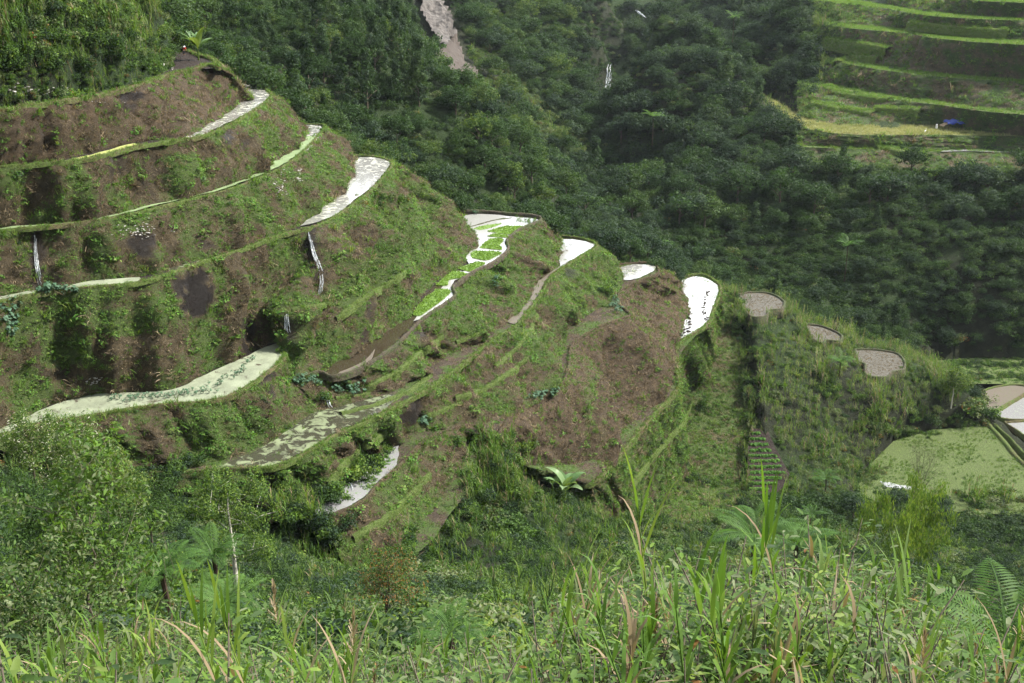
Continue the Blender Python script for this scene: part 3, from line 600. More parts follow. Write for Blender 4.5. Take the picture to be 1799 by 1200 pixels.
def crown_mesh(name, seed, lobes=34, per=46, leaf=.13, flat=.8, lobe_r=.34, mats=('leaf_mid',), weights=None, jit=.7, asp=.55, shape='round'):
    g = np.random.default_rng(seed); Vs, Fs, Ms, off = [], [], [], 0
    d = unit(g.normal(0, 1, (lobes, 3))); d[:, 2] = np.abs(d[:, 2]) * 1.0 - .25; d = unit(d)
    r = g.uniform(.35, .80, lobes) * (1 + .25 * g.normal(0, 1, lobes)); c = d * r[:, None]; c[:, 2] = c[:, 2] * flat
    if shape == 'cone': t = g.uniform(0, 1, lobes); an = g.uniform(0, 6.28, lobes); rr = (1 - t) * .6 * g.uniform(.5, 1.1, lobes); c = np.stack([np.cos(an) * rr, np.sin(an) * rr, t * 2.6 - .8], 1)
    if shape == 'flat': c[:, 2] = np.abs(c[:, 2]) * .35 + .15 * g.normal(0, 1, lobes); c[:, :2] *= 1.35
    for i in range(lobes):
        R_ = lobe_r * g.uniform(.6, 1.3); k = int(per * R_ / lobe_r)
        u = unit(g.normal(0, 1, (k, 3)))
        p = u * R_ * (g.uniform(.35, 1.0, (k, 1)) ** .5) * np.array([1, 1, .75]); 
        V, F = leaves(g, c[i] + p, u + np.array([0, 0, .55]), leaf, asp, jit=jit)
        Vs.append(V); Fs.append(F + off); off += len(V); Ms.append(np.full(len(F), g.choice(len(mats), p=weights)))
    return np_mesh(name, np.concatenate(Vs), np.concatenate(Fs), mats, np.concatenate(Ms))
def blades(g, n, L, wid, spread, seg=4, droop=1.0, base_r=.1, up=1.0, base=None, tilt=None):
    """arching grass blades -> quad strips"""
    Vs, Fs = [], []; off = 0
    for i in range(n):
        an = g.uniform(0, 6.283); l = L * g.uniform(.55, 1.2); o = np.array([math.cos(an), math.sin(an), 0]); side = np.array([-o[1], o[0], 0])
        p = (np.array([g.normal(0, base_r), g.normal(0, base_r), 0]) if base is None else np.array(base, float)); th = g.uniform(.05, spread); dr = droop * g.uniform(.5, 1.5); 
        if tilt is not None: th = tilt * g.uniform(.7, 1.3)
        for k in range(seg + 1):
            t = k / seg; w_ = wid * (1 - t ** 2.2) * (.5 + .5 * min(1, t * 4)) + .002
            Vs += [p + side * w_ * .5, p - side * w_ * .5]
            a = th + dr * t * t; p = p + (o * math.sin(a) + np.array([0, 0, up * math.cos(a)])) * l / seg
        for k in range(seg): Fs.append([off + 2 * k, off + 2 * k + 1, off + 2 * k + 3, off + 2 * k + 2])
        off += 2 * seg + 2
    return np.array(Vs), np.array(Fs)
def join(parts):
    Vs, Fs, Ms, off = [], [], [], 0
    for V, F, m in parts:
        V = np.asarray(V, float); F = np.asarray(F)
        Vs.append(V); Fs.append(F + off); Ms.append(np.full(len(F), m)); off += len(V)
    return np.concatenate(Vs), np.concatenate(Fs), np.concatenate(Ms)
def tube(pts, rad, k=6):
    V, F = [], []; n = len(pts); pts = [np.array(p, float) for p in pts]
    for i, p in enumerate(pts):
        t = unit(pts[min(i + 1, n - 1)] - pts[max(i - 1, 0)]); a = unit(np.cross(t, [.31, .9, .2])); b = np.cross(t, a)
        for j in range(k): an = 6.2832 * j / k; V.append(p + (a * math.cos(an) + b * math.sin(an)) * rad[i])
    for i in range(n - 1):
        for j in range(k): F.append([i * k + j, i * k + (j + 1) % k, (i + 1) * k + (j + 1) % k, (i + 1) * k + j])
    F.append([(n - 1) * k + j for j in (0, 1, 2, 3)])
    return np.array(V), np.array(F)
def frond(g, L, n, pin, droop=1.2, th=.3, an=0, wid=.03):
    """pinnate frond: midrib with paired, tapering, drooping leaflets"""
    Vs, Fs = [], []; off = 0; o = np.array([math.cos(an), math.sin(an), 0]); side = np.array([-o[1], o[0], 0]); p = np.zeros(3)
    for k in range(n):
        t = (k + .5) / n; a = th + droop * t ** 1.3; d = o * math.sin(a) + np.array([0, 0, math.cos(a)]); up = unit(np.cross(side, d)); 
        if up[2] < 0: up = -up
        q = p + d * L / n
        w_ = .012 * L * (1 - t) + .004
        Vs += [p - side * w_, p + side * w_, q + side * w_, q - side * w_]; Fs.append([off, off + 1, off + 2, off + 3]); off += 4
        l = pin * (math.sin(math.pi * min(1, t * 1.0 + .04)) ** .6) * g.uniform(.9, 1.1)
        if t > .12:
            for s in (-1, 1):
                e = side * s * l + d * l * .35 - up * l * .22; hw = d * (L / n) * .36; mid = p + e * .55 + up * l * .06
                Vs += [p, mid + hw, p + e, mid - hw]; Fs.append([off, off + 1, off + 2, off + 3]); off += 4
        p = q
    return np.array(Vs), np.array(Fs)
def fern_crown(seed, L=2.2, nf=11, droop=1.35, th=.75, n=26, pin=.42):
    g = np.random.default_rng(seed); parts = []
    for i in range(nf):
        V, F = frond(g, L * g.uniform(.8, 1.1), n, pin * L / 2.2, droop * g.uniform(.8, 1.2), th * g.uniform(.6, 1.3), 6.283 * i / nf + g.normal(0, .15)); parts.append((V, F, 0))
    V, F, M = join(parts); return V, F
def banana_leaf(g, L, wd, an, th, droop):
    o = np.array([math.cos(an), math.sin(an), 0]); side = np.array([-o[1], o[0], 0]); p = np.zeros(3); Vs = []; Fs = []; n = 12
    for k in range(n + 1):
        t = k / n; a = th + droop * t ** 1.5; d = o * math.sin(a) + np.array([0, 0, math.cos(a)]); up = np.cross(d, side); up = up if up[2] > 0 else -up
        w_ = wd * (math.sin(math.pi * max(0, (t - .12) / .88) ** .7) if t > .12 else .05) + .02
        rg = 1 + .12 * g.normal() if k % 2 else 1
        Vs += [p + side * w_ * rg + up * w_ * .25, p, p - side * w_ * rg + up * w_ * .25]; p = p + d * L / n
    for k in range(n):
        a = 3 * k; Fs += [[a, a + 1, a + 4, a + 3], [a + 1, a + 2, a + 5, a + 4]]
    return np.array(Vs), np.array(Fs)
def jagged(seed): return np.random.default_rng(seed)
# ---------------------------------------------------------------- stock of plants (kept in a collection of their own; only their instances are drawn)
STOCK = {}
def stock(name, meshes):
    c = bpy.data.collections.new(name)
    for i, me in enumerate(meshes):
        o = bpy.data.objects.new('%s_%02d' % (name, i), me); c.objects.link(o)
    STOCK[name] = (c, len(meshes)); return c
def tuft(seed, n, L, wid, spread, mats, droop=1.2, seg=3, br=.12):
    g = jagged(seed); V, F = blades(g, n, L, wid, spread, seg, droop, br); return np_mesh('tuft', V, F, mats, np.repeat(g.integers(0, len(mats), n), seg))
def weed(seed, n, r, leaf, mats, flat=.6, asp=.6):
    g = jagged(seed); u = unit(g.normal(0, 1, (n, 3))); u[:, 2] = np.abs(u[:, 2]); p = u * r * g.uniform(.4, 1, (n, 1)); p[:, 2] *= flat
    V, F = leaves(g, p, u + np.array([0, 0, .8]), leaf, asp); return np_mesh('weed', V, F, mats, g.integers(0, len(mats), n))
stock('tuft_green', [tuft(i, 22, .75, .05, .9, ['grass_green', 'grass_green', 'leaf_mid'], br=.2) for i in range(4)])
stock('tuft_straw', [tuft(20 + i, 20, .75, .05, 1.3, ['grass_straw', 'grass_brown'], 1.8, br=.2) for i in range(4)])
stock('tuft_gold', [tuft(70 + i, 26, .7, .06, .8, ['grass_gold'], br=.3) for i in range(3)])
stock('tuft_lime', [tuft(80 + i, 24, .7, .05, .9, ['grass_green', 'leaf_lime', 'leaf_bright'], br=.25) for i in range(4)])
stock('tuft_brown', [tuft(30 + i, 20, .6, .045, 1.3, ['grass_brown', 'grass_brown', 'grass_straw'], 1.8, br=.2) for i in range(3)])
stock('weeds', [weed(40 + i, 34, .5, .22, ['leaf_bright', 'leaf_mid', 'grass_green']) for i in range(3)] + [weed(46, 40, .55, .2, ['leaf_mid', 'leaf_dark'])])
stock('weeds_lime', [weed(50 + i, 40, .6, .2, ['leaf_bright', 'leaf_lime']) for i in range(3)])
def taro(seed, n=8, L=.6, leaf=.3):
    g = jagged(seed); parts = []
    for i in range(n):
        an = g.uniform(0, 6.28); h = L * g.uniform(.5, 1.1); r = L * g.uniform(.15, .55); c = np.array([math.cos(an) * r, math.sin(an) * r, h])
        V, F = tube([(0, 0, 0), c * .6 + np.array([0, 0, .08]), c], [.012, .012, .01], 4); parts.append((V, F[:-1], 0))
        o = np.array([math.cos(an), math.sin(an), -.6]); o = unit(o); sd = np.array([-math.sin(an), math.cos(an), 0]); s = leaf * g.uniform(.7, 1.2)
        V = np.array([c - o * s * .35 + sd * s * .28, c, c + sd * s * .4 + o * s * .1, c + o * s * .75, c - o * s * .35 - sd * s * .28, c - sd * s * .4 + o * s * .1]); parts.append((V, np.array([[0, 1, 3, 2], [4, 5, 3, 1]]), 0))
    return join(parts)[:2]
stock('taro', [np_mesh('taro', *taro(60 + i), ['leaf_taro']) for i in range(3)])
def bushes(nm, n, s0, **k): return stock(nm, [crown_mesh(nm, s0 + i, **k) for i in range(n)])
bushes('bush_mid', 4, 100, lobes=26, per=34, leaf=.17, flat=.75, lobe_r=.36, mats=('leaf_mid', 'leaf_dark', 'grass_green'), weights=[.5, .3, .2])
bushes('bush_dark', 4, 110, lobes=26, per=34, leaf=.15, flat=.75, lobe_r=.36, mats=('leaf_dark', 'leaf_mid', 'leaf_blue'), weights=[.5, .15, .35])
bushes('bush_pale', 3, 120, lobes=26, per=30, leaf=.17, flat=.7, lobe_r=.36, mats=('leaf_pale', 'leaf_mid', 'leaf_rust'), weights=[.5, .38, .12])
bushes('bush_forest', 4, 180, lobes=26, per=34, leaf=.15, flat=.75, lobe_r=.36, mats=('forest_mid', 'leaf_dark', 'forest_lime'), weights=[.5, .4, .1])
bushes('tree_round', 5, 130, lobes=44, per=52, leaf=.11, flat=.8, lobe_r=.30, mats=('leaf_dark', 'forest_mid'), weights=[.75, .25])
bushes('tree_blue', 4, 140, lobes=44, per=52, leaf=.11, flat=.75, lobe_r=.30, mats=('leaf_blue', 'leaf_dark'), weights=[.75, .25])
bushes('tree_lime', 3, 150, lobes=40, per=50, leaf=.10, flat=.9, lobe_r=.28, mats=('forest_mid', 'forest_lime'), weights=[.55, .45])
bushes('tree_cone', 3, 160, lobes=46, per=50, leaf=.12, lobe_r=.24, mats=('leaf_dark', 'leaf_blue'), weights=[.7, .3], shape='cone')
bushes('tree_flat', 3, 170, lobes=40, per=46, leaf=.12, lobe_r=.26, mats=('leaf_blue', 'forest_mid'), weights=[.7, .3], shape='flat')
def cane_clump(seed, mats=('reed_green', 'grass_green', 'grass_straw'), n=5, h=1.6, L=.9, wd=.055):
    """clump of leafy canes"""
    g = jagged(seed); parts = []
    for i in range(n):
        b = g.normal(0, .3, 3); b[2] = 0; lean = g.normal(0, .18, 2); hh = h * g.uniform(.6, 1.25)
        top = b + np.array([lean[0] * hh, lean[1] * hh, hh]); m = g.choice(len(mats), p=[.45, .35, .2] if len(mats) == 3 else None)
        for k in range(8):
            t = .25 + .75 * k / 7; V, F = blades(g, 1, L * (1.15 - .4 * t), wd, 1, 4, 1.6, 0, base=b + (top - b) * t, tilt=.7 * (1.2 - t)); parts.append((V, F, m if g.random() > .12 else len(mats) - 1))
        V, F = tube([b, (b + top) / 2, top], [.018, .014, .008], 4); parts.append((V, F[:-1], m))
    V, F, M = join(parts); return np_mesh('cane', V, F, list(mats), M)
stock('cane', [cane_clump(200 + i) for i in range(5)])
stock('cane_pale', [cane_clump(210 + i, ('grass_straw', 'leaf_pale', 'grass_green')) for i in range(3)])
stock('cane_dark', [cane_clump(230 + i, ('leaf_mid', 'grass_green', 'leaf_dark')) for i in range(4)])
stock('fern', [np_mesh('fern', *fern_crown(220 + i), ['fern_green']) for i in range(3)])

def gn_scatter(name, pts, stockname, kind='stuff', label=None, cat=None):
    """pts: list of (pos, rotation euler, scale). One object whose geometry nodes stand the stock plants on its points."""
    if not pts: return None
    c, n = STOCK[stockname]
    me = bpy.data.meshes.new(name); me.vertices.add(len(pts)); me.vertices.foreach_set('co', np.array([p[0] for p in pts], np.float32).ravel())
    a = me.attributes.new('rot', 'FLOAT_VECTOR', 'POINT'); a.data.foreach_set('vector', np.array([p[1] for p in pts], np.float32).ravel())
    a = me.attributes.new('scl', 'FLOAT', 'POINT'); a.data.foreach_set('value', np.array([p[2] for p in pts], np.float32))
    a = me.attributes.new('tid', 'INT', 'POINT'); a.data.foreach_set('value', rng.integers(0, n, len(pts)).astype(np.int32))
    o = bpy.data.objects.new(name, me); col.objects.link(o)
    ng = bpy.data.node_groups.new(name, 'GeometryNodeTree')
    ng.interface.new_socket('Geometry', in_out='INPUT', socket_type='NodeSocketGeometry'); ng.interface.new_socket('Geometry', in_out='OUTPUT', socket_type='NodeSocketGeometry')
    gi = ng.nodes.new('NodeGroupInput'); go = ng.nodes.new('NodeGroupOutput'); ip = ng.nodes.new('GeometryNodeInstanceOnPoints'); ci = ng.nodes.new('GeometryNodeCollectionInfo')
    ci.inputs['Collection'].default_value = c; ci.inputs['Separate Children'].default_value = True; ci.inputs['Reset Children'].default_value = True
    def named(nm, dt):
        q = ng.nodes.new('GeometryNodeInputNamedAttribute'); q.data_type = dt; q.inputs['Name'].default_value = nm; return q.outputs['Attribute']
    ng.links.new(gi.outputs[0], ip.inputs['Points']); ng.links.new(ci.outputs[0], ip.inputs['Instance']); ip.inputs['Pick Instance'].default_value = True
    ng.links.new(named('tid', 'INT'), ip.inputs['Instance Index']); ng.links.new(named('rot', 'FLOAT_VECTOR'), ip.inputs['Rotation']); ng.links.new(named('scl', 'FLOAT'), ip.inputs['Scale'])
    ng.links.new(ip.outputs[0], go.inputs[0])
    md = o.modifiers.new('scatter', 'NODES'); md.node_group = ng
    o['kind'] = kind
    if label: tag(o, label, cat)
    return o
def rz(): return random.uniform(0, 6.283)
def tri_sample(o, dens, nmax=None):
    """points on a mesh object: (co, normal, veg, wet)"""
    me = o.data; me.calc_loop_triangles(); va = [d.value for d in me.attributes['veg'].data]; wa = [d.value for d in me.attributes['wet'].data]; out = []
    for t in me.loop_triangles:
        e = t.area * dens; k = int(e) + (random.random() < e - int(e))
        for _ in range(k):
            a, b = random.random(), random.random()
            if a + b > 1: a, b = 1 - a, 1 - b
            i, j, l = t.vertices; c = 1 - a - b
            out.append((me.vertices[i].co * c + me.vertices[j].co * a + me.vertices[l].co * b, t.normal, va[i], wa[i]))
    return out
# ---------------------------------------------------------------- cover on the terrace walls and beds
G_, S_, B_, Wd, Wl, GO, GL = [], [], [], [], [], [], []
def cover(o, dens, sc=1.0, tilt=.5):
    for p, n, v, w_ in tri_sample(o, dens):
        if w_ > .55 or (w_ > .25 and random.random() < w_): continue
        q = fbm(p, .9, 3) * 1.6 + v + random.uniform(-.22, .22)
        rx = tilt * n.y * -1; ry = tilt * n.x; s = (.4 + .8 * random.random() ** 1.5) * sc * (1.9 if random.random() < .07 else 1)
        e = (p - Vector((0, 0, .03)), (rx + random.gauss(0, .15), ry + random.gauss(0, .15), rz()), s)
        if q > .95: Wl.append(e)
        elif q > .62: (Wd if random.random() < .5 else G_).append(e)
        elif q > .40: G_.append(e)
        elif q > .2: (S_ if random.random() < .4 else (G_ if random.random() < .4 else B_)).append(e)
        elif random.random() < .75: (B_ if random.random() < .65 else S_).append(e)
for k, o in WOBJ.items(): cover(o, {'w1': 3.6, 'w7': 3.6}.get(k, 4.2), .85)
for o in FARW: cover(o, .8, 1.7)
for o in FARB:
    for p, n, v_, w_ in tri_sample(o, .9): (GO if o is FARB[5] else GL).append((p, (0, 0, rz()), random.uniform(.7, 1.5)))
for p, n, v_, w_ in tri_sample(flat_field, .7): Wd.append((p, (0, 0, rz()), random.uniform(.5, 1.3)))
for p, n, v_, w_ in tri_sample(poly_field, 1.6):
    if fbm(p, .12, 4) + .25 * fbm(p, .7, 2) > -.12: G_.append((p, (0, 0, rz()), random.uniform(.4, .8)))
for k, o in WOBJ.items():
    for ch in o.children:
        sc_ = {'w3': .3, 'w4': .36, 'w2': .4, 'w5n': .3, 'w7': .45}.get(k, .5)
        if k in ('w7', 'w5n'): cover(ch, 5, sc_, .1)
        else:
            for p, n, v_, w_ in tri_sample(ch, 7):
                if random.random() < .8: (GL if random.random() < .75 else S_).append((p, (0, 0, rz()), sc_ * random.uniform(.5, 1.5)))
for o in BEDS[6:]: cover(o, 3.0, .5, .1)
gn_scatter('grass', G_, 'tuft_green'); gn_scatter('grass', GL, 'tuft_lime'); gn_scatter('ripening_rice', GO, 'tuft_gold'); gn_scatter('dry_grass', S_, 'tuft_straw'); gn_scatter('dry_grass', B_, 'tuft_brown'); gn_scatter('weeds', Wd, 'weeds'); gn_scatter('weeds', Wl, 'weeds_lime')
print('wall cover', len(G_), len(S_), len(B_), len(Wd), len(Wl))
# ---------------------------------------------------------------- forest and scrub on the open ground
EYEP = Vector((0, 0, EYE))
def visible(p, up):
    q = p + Vector((0, 0, up)); d = q - EYEP; L = d.length; d.normalize()
    h = GBVH.ray_cast(EYEP, d, L - 2.0)
    if h[0] is not None and (h[0] - q).length > 4: return False
    h = TBVH.ray_cast(EYEP, d, L - 2.0)
    return h[0] is None
def on_ground(x, y):
    h = GBVH.ray_cast(Vector((x, y, 400)), Vector((0, 0, -1))); return h[0], h[1]
def inpoly(x, y, P):
    c = False; j = len(P) - 1
    for i in range(len(P)):
        if (P[i][1] > y) != (P[j][1] > y) and x < (P[j][0] - P[i][0]) * (y - P[i][1]) / (P[j][1] - P[i][1]) + P[i][0]: c = not c
        j = i
    return c
Z_SLIP = [(705,-30),(780,-30),(808,40),(826,100),(850,165),(815,172),(760,125),(728,70)]
Z_BROW = [(800,70),(870,90),(960,190),(1060,270),(1040,300),(930,240),(860,170),(800,120)]
Z_TERC = [(1440,-40),(1870,-40),(1870,262),(1700,270),(1640,262),(1500,258),(1400,240),(1310,195),(1325,165),(1430,160)]
Z_TERD = [(1400,240),(1870,262),(1870,300),(1760,330),(1560,320),(1430,290)]
Z_FIELD = [(1512,872),(1505,840),(1530,800),(1570,772),(1640,752),(1740,742),(1700,690),(1705,676),(1870,660),(1870,900)]
Z_FLAT = [(1600,600),(1870,625),(1870,680),(1700,682),(1660,650)]
Z_GARD = [(1318,750),(1350,750),(1390,830),(1352,872),(1312,868)]
Z_GULLY = [(1270,560),(1300,560),(1345,740),(1310,750)]
Z_HILL = [(-200,-300),(300,-300),(300,60),(296,100),(0,200),(-200,230)]
Z_PONDS = [[(1290,516),(1340,513),(1378,530),(1372,552),(1318,556)],[(1418,570),(1478,588),(1478,608),(1425,600)],[(1502,613),(1570,618),(1590,640),(1578,657),(1515,657)]]
Z_RSLOPE = [(1255,500),(1300,515),(1380,520),(1480,560),(1640,620),(1700,690),(1640,740),(1520,800),(1500,870),(1300,880),(1290,600)]
BU = {k: [] for k in STOCK}
for k, o in WOBJ.items():
    for p, n, v_, w_ in tri_sample(o, .5 if k == 'w8' else .035):
        if w_ > .2 or v_ < .3: continue
        a = random.random(); s_ = random.uniform(.25, .6) * (1.5 if k == 'w8' else 1)
        BU['cane' if a < .3 and k == 'w8' else ('bush_mid' if a < .8 else 'bush_dark')].append((p - Vector((0, 0, .15)), (0, 0, rz()), s_ * .8))
def foot(k, i0, i1, dens, s0, s1, kinds, back=1.2):
    C = np.array(TSAMP[k]); n = len(C)
    for i in range(int(i0 * n), int(i1 * n)):
        for _ in range(3):
            if random.random() < dens / 3:
                p = Vector(C[i, 3:]) + Vector((random.gauss(0, .8), random.gauss(-back, .9), random.uniform(-.6, .8))); BU[random.choice(kinds)].append((p, (0, 0, rz()), random.uniform(s0, s1)))
foot('w5', 0, .35, .8, .8, 1.6, ['bush_dark', 'bush_mid', 'bush_dark']); foot('w6', 0, .22, 1.0, .8, 1.9, ['bush_dark', 'bush_mid', 'cane']); foot('w7l', 0, .3, .8, .8, 1.6, ['bush_mid', 'bush_dark', 'cane'])
foot('w8', 0, 1, 1.0, .6, 1.5, ['cane', 'bush_mid', 'cane_pale', 'bush_dark'], .3); foot('w7', 0, .12, 1.0, .8, 1.5, ['bush_mid', 'cane', 'bush_dark']); foot('c6', 0, 1, 1.5, 1.0, 2.6, ['bush_dark', 'bush_mid'], 1.5)
for x, y, z in [(640,1015,-63.2),(705,990,-63),(760,948,-63),(787,908,-63),(815,872,-63),(835,838,-63),(842,805,-63),(868,790,-63),(600,1010,-63),(575,975,-62)]:
    for _ in range(9): p = W(x + random.gauss(0, 12), y + random.gauss(0, 12), z); BU[random.choice(['bush_mid', 'cane', 'bush_dark'])].append((p + Vector((.8, -1.5, -1.0)), (0, 0, rz()), random.uniform(.6, 1.4)))
for fi, o in enumerate(FARW):
    for p, n, v_, w_ in tri_sample(o, .30):
        q = proj(p); e_ = max(0, 1 - (q[0] - (1440 if fi < 4 else 1375) - 40 * noise.noise(p * .05)) / 70)
        if random.random() < .10 + e_ * .9: BU[random.choice(['bush_mid', 'bush_dark', 'cane_pale', 'bush_mid'])].append((p, (0, 0, rz()), random.uniform(.5, 1.2) * (1 + e_ * 1.2)))
TREES = []                                     # candidates for individual trees
def zone(px, py, y):
    for z, P in (('skip', Z_SLIP), ('skip', Z_FIELD), ('skip', Z_GARD), ('terc', Z_TERC), ('terd', Z_TERD), ('brow', Z_BROW), ('flat', Z_FLAT)):
        if y > 150 and inpoly(px, py, P): return z
    if y > 180 and any(inpoly(px, py, P) for P in Z_PONDS): return 'skip'
    if y > 150 and inpoly(px, py, Z_RSLOPE) and y < 262: return 'rslope'
    if y > 100 and inpoly(px, py, Z_HILL): return 'hill'
    return 'forest' if y > 175 else 'near'
def scatter_zone(x0, x1, y0, y1, step, fn, up=6):
    nx, ny = int((x1 - x0) / step), int((y1 - y0) / step)
    for j in range(ny):
        for i in range(nx):
            x = x0 + (i + random.random()) * step; y = y0 + (j + random.random()) * step
            if abs(x) > 25 + y * .62: continue
            p, n = on_ground(x, y)
            if p is None: continue
            # skip what the terraces cover
            h = TBVH.ray_cast(Vector((x, y, 300)), Vector((0, 0, -1)))
            if h[0] is not None: continue
            if not visible(p, up): continue
            q = proj(p); z = zone(q[0], q[1], y)
            if z == 'skip': continue
            fn(p, n, q, z)
            w_ = min(3.0, 1 / max(.2, abs(n.z))) - 1     # steeper ground carries more plants per map area
            while w_ > 0:
                if random.random() < w_:
                    p2, n2 = on_ground(x + random.uniform(-.5, .5) * step, y + random.uniform(-.5, .5) * step)
                    if p2 is not None and TBVH.ray_cast(Vector((p2.x, p2.y, 300)), Vector((0, 0, -1)))[0] is None:
                        q2 = proj(p2); z2 = zone(q2[0], q2[1], p2.y)
                        if z2 != 'skip': fn(p2, n2, q2, z2)
                w_ -= 1
def under(p, n, q, z):
    f = fbm(p, .03, 3); s = random.uniform(.9, 2.0); e = (p + Vector((0, 0, s * .15)), (0, 0, rz()), s)
    if z == 'forest':
        if q[0] > 1180 and q[1] > 300: s *= 1.35; e = (e[0], e[1], s)
        if q[0] > 1180 and q[1] > 180 and random.random() < .4: BU['bush_forest'].append(e)
        elif random.random() < .06: BU['bush_pale'].append(e)
        else: BU['bush_dark' if f + random.uniform(-.3, .3) < .15 else 'bush_forest'].append(e)
    elif z in ('terc', 'terd'):
        s *= .55 if z == 'terc' else .8; e = (p, (0, 0, rz()), s); BU['bush_mid' if random.random() < .5 else 'cane_pale'].append(e)
    elif z == 'brow': BU['bush_pale' if random.random() < .6 else ('cane_pale' if random.random() < .5 else 'bush_mid')].append(e)
    elif z == 'flat': BU['bush_mid'].append((p, (0, 0, rz()), s * .35))
scatter_zone(-230, 330, 175, 640, 2.5, under, 4)
print('under', sum(len(v) for v in BU.values()))
def tree(p, n, q, z):
    if z not in ('forest', 'terd', 'brow'): return
    y = p.y; f = fbm(p, .02, 3) + random.uniform(-.25, .25); left = q[0] < 1000
    if z in ('terd', 'brow') and random.random() < .8: return
    if 1035 < q[0] < 1105 and q[1] < 300 and y > 430: return      # the cleft of the gorge holds only low growth
    if 1230 < q[0] and q[1] > 330 and random.random() < .2: return       # mostly scrub on the lower right slope
    s = (2.3 + 3.9 * random.random() ** 1.6) * (1.0 if y > 300 else .8)
    if 1240 < q[0] and q[1] > 400: s *= .65
    k = random.random()
    if left and q[1] < 260 and q[0] < 740: kind = 'tree_cone' if k < .3 else ('tree_lime' if k < .55 else 'tree_round')
    elif left: kind = 'tree_round' if k < .55 else ('tree_blue' if k < .72 else 'tree_lime')
    else: kind = 'tree_blue' if k < .6 else ('tree_flat' if k < .68 else ('tree_round' if k < .95 else 'tree_cone'))  # darker blue crowns deepen this slope's shade by leaf colour
    if 540 < q[0] < 745 and -30 < q[1] < 215 and random.random() < .55: kind = 'tree_cone'; s = random.uniform(3.0, 4.8)
    TREES.append((p, s, kind, q))
scatter_zone(-230, 330, 180, 640, 5.6, tree, 8)
print('trees', len(TREES))
# nearer scrub: slopes below and beside the terraces, and the brushy hill above them
def scrub(p, n, q, z):
    y = p.y; k = random.random(); f = fbm(p, .06, 3); hv = noise.noise(p * .11); s = .5 + .8 * random.random() + max(0, hv) * 2.2; k = min(.999, max(0, k + (hv * .5 + (.12 if y < 70 else 0) if z == 'near' else 0))) + (1.5 * random.random() if random.random() < .12 and z == 'near' else 0)
    e = (p + Vector((0, 0, s * .1)), (0, 0, rz()), s)
    if z == 'rslope':
        s *= .95; e = (p, (0, 0, rz()), s)
        nm = 'cane_pale' if k < .33 else ('cane' if k < .62 else ('bush_mid' if k < .82 else ('bush_pale' if k < .92 else 'bush_dark')))
        if inpoly(q[0], q[1], Z_GULLY): nm = 'bush_dark'; e = (p, (0, 0, rz()), .35)
        BU[nm].append(e)
    elif z == 'hill': BU['bush_mid' if k < .35 else ('cane_pale' if k < .5 + f * .6 else ('bush_pale' if k < .62 else ('cane' if k < .85 else 'bush_dark')))].append(e)
    elif z == 'near' and y > 26:
        if k < .16 + f * .7: BU['cane' if random.random() < .3 else 'cane_dark'].append((p, (0, 0, rz()), s * 1.0))
        elif k < .72: BU['bush_dark'].append(e)
        elif k < .95: BU['bush_mid'].append(e)
        else: BU['bush_pale'].append(e)
scatter_zone(-110, 125, 24, 262, 1.35, scrub, 3)
for _ in range(1500):                          # steep brushy hill above the terraces
    h = GBVH.ray_cast(EYEP, Vector(ray(random.uniform(-80, 300), random.uniform(-120, 190))).normalized())
    if h[0] is not None and h[0].y > 90 and TBVH.ray_cast(EYEP, (h[0] - EYEP).normalized(), h[3] - 1)[0] is None:
        q = proj(h[0]); k = random.random(); low = q[1] > 118; s_ = random.uniform(.5, 1.7) * (.5 if low else 1)
        BU['bush_mid' if k < .3 else ('cane_pale' if k < .5 else ('cane' if k < .78 else ('bush_dark' if k < .9 else 'bush_pale')))].append((h[0], (0, 0, rz()), s_))
print({k: len(v) for k, v in BU.items() if v})
# ---- individual trees: the ones that show largest; the rest is the wood
TREES.sort(key=lambda t: -t[1] / t[0].y)
def trunk_mesh(seed, h=1.0):
    g = jagged(seed); b = g.normal(0, .06, 2); P = [(0, 0, -.6), (b[0], b[1], .4), (b[0] * 2, b[1] * 2, 1.0)]; parts = []
    V, F = tube(P, [.06, .045, .02], 6); parts.append((V, F, 0))
    for i in range(4):
        an = 1.57 * i + g.normal(0, .4); o = np.array([b[0], b[1], .4 + .1 * i]); e = o + np.array([math.cos(an) * .5, math.sin(an) * .5, .45]); V, F = tube([o, (o + e) / 2 + np.array([0, 0, .05]), e], [.03, .02, .008], 5); parts.append((V, F, 0))
    V, F, M = join(parts); return np_mesh('trunk', V, F, ['bark'])
TRK = [trunk_mesh(i) for i in range(3)]
DESC = {'tree_round': ('dark green rounded tree', 'broadleaf tree'), 'tree_blue': ('bluish green dense tree', 'broadleaf tree'), 'tree_lime': ('yellow green leafy tree', 'broadleaf tree'), 'tree_cone': ('dark pointed conifer', 'conifer'), 'tree_flat': ('spreading flat topped tree', 'broadleaf tree')}
def where(q):
    x, y = q
    if x < 720: return 'on the wooded slope above the upper terraces'
    if x < 960: return 'below the rocky landslip scar'
    if x < 1130: return 'in the gorge below the waterfall' if y > 190 else 'beside the waterfall gorge'
    if y < 260: return 'on the shaded slope between waterfall and far terraces'
    return 'on the dark slope facing the terrace spur'
NIND = 270
for i, (p, s, kind, q) in enumerate(TREES):
    if i < NIND:
        r = empty('forest_tree', p, rz(), s); d, c = DESC[kind]; tag(r, d + ' ' + where(q), c, d + 's ' + where(q))
        cr_ = bpy.data.objects.new('crown', STOCK[kind][0].objects[random.randrange(STOCK[kind][1])].data); col.objects.link(cr_); cr_.parent = r; cr_.location = (0, 0, 1.0 if kind != 'tree_cone' else 1.0)
        tk = bpy.data.objects.new('trunk', TRK[i % 3]); col.objects.link(tk); tk.parent = r
    else: BU[kind].append((p + Vector((0, 0, s * .85)), (0, 0, rz()), s))
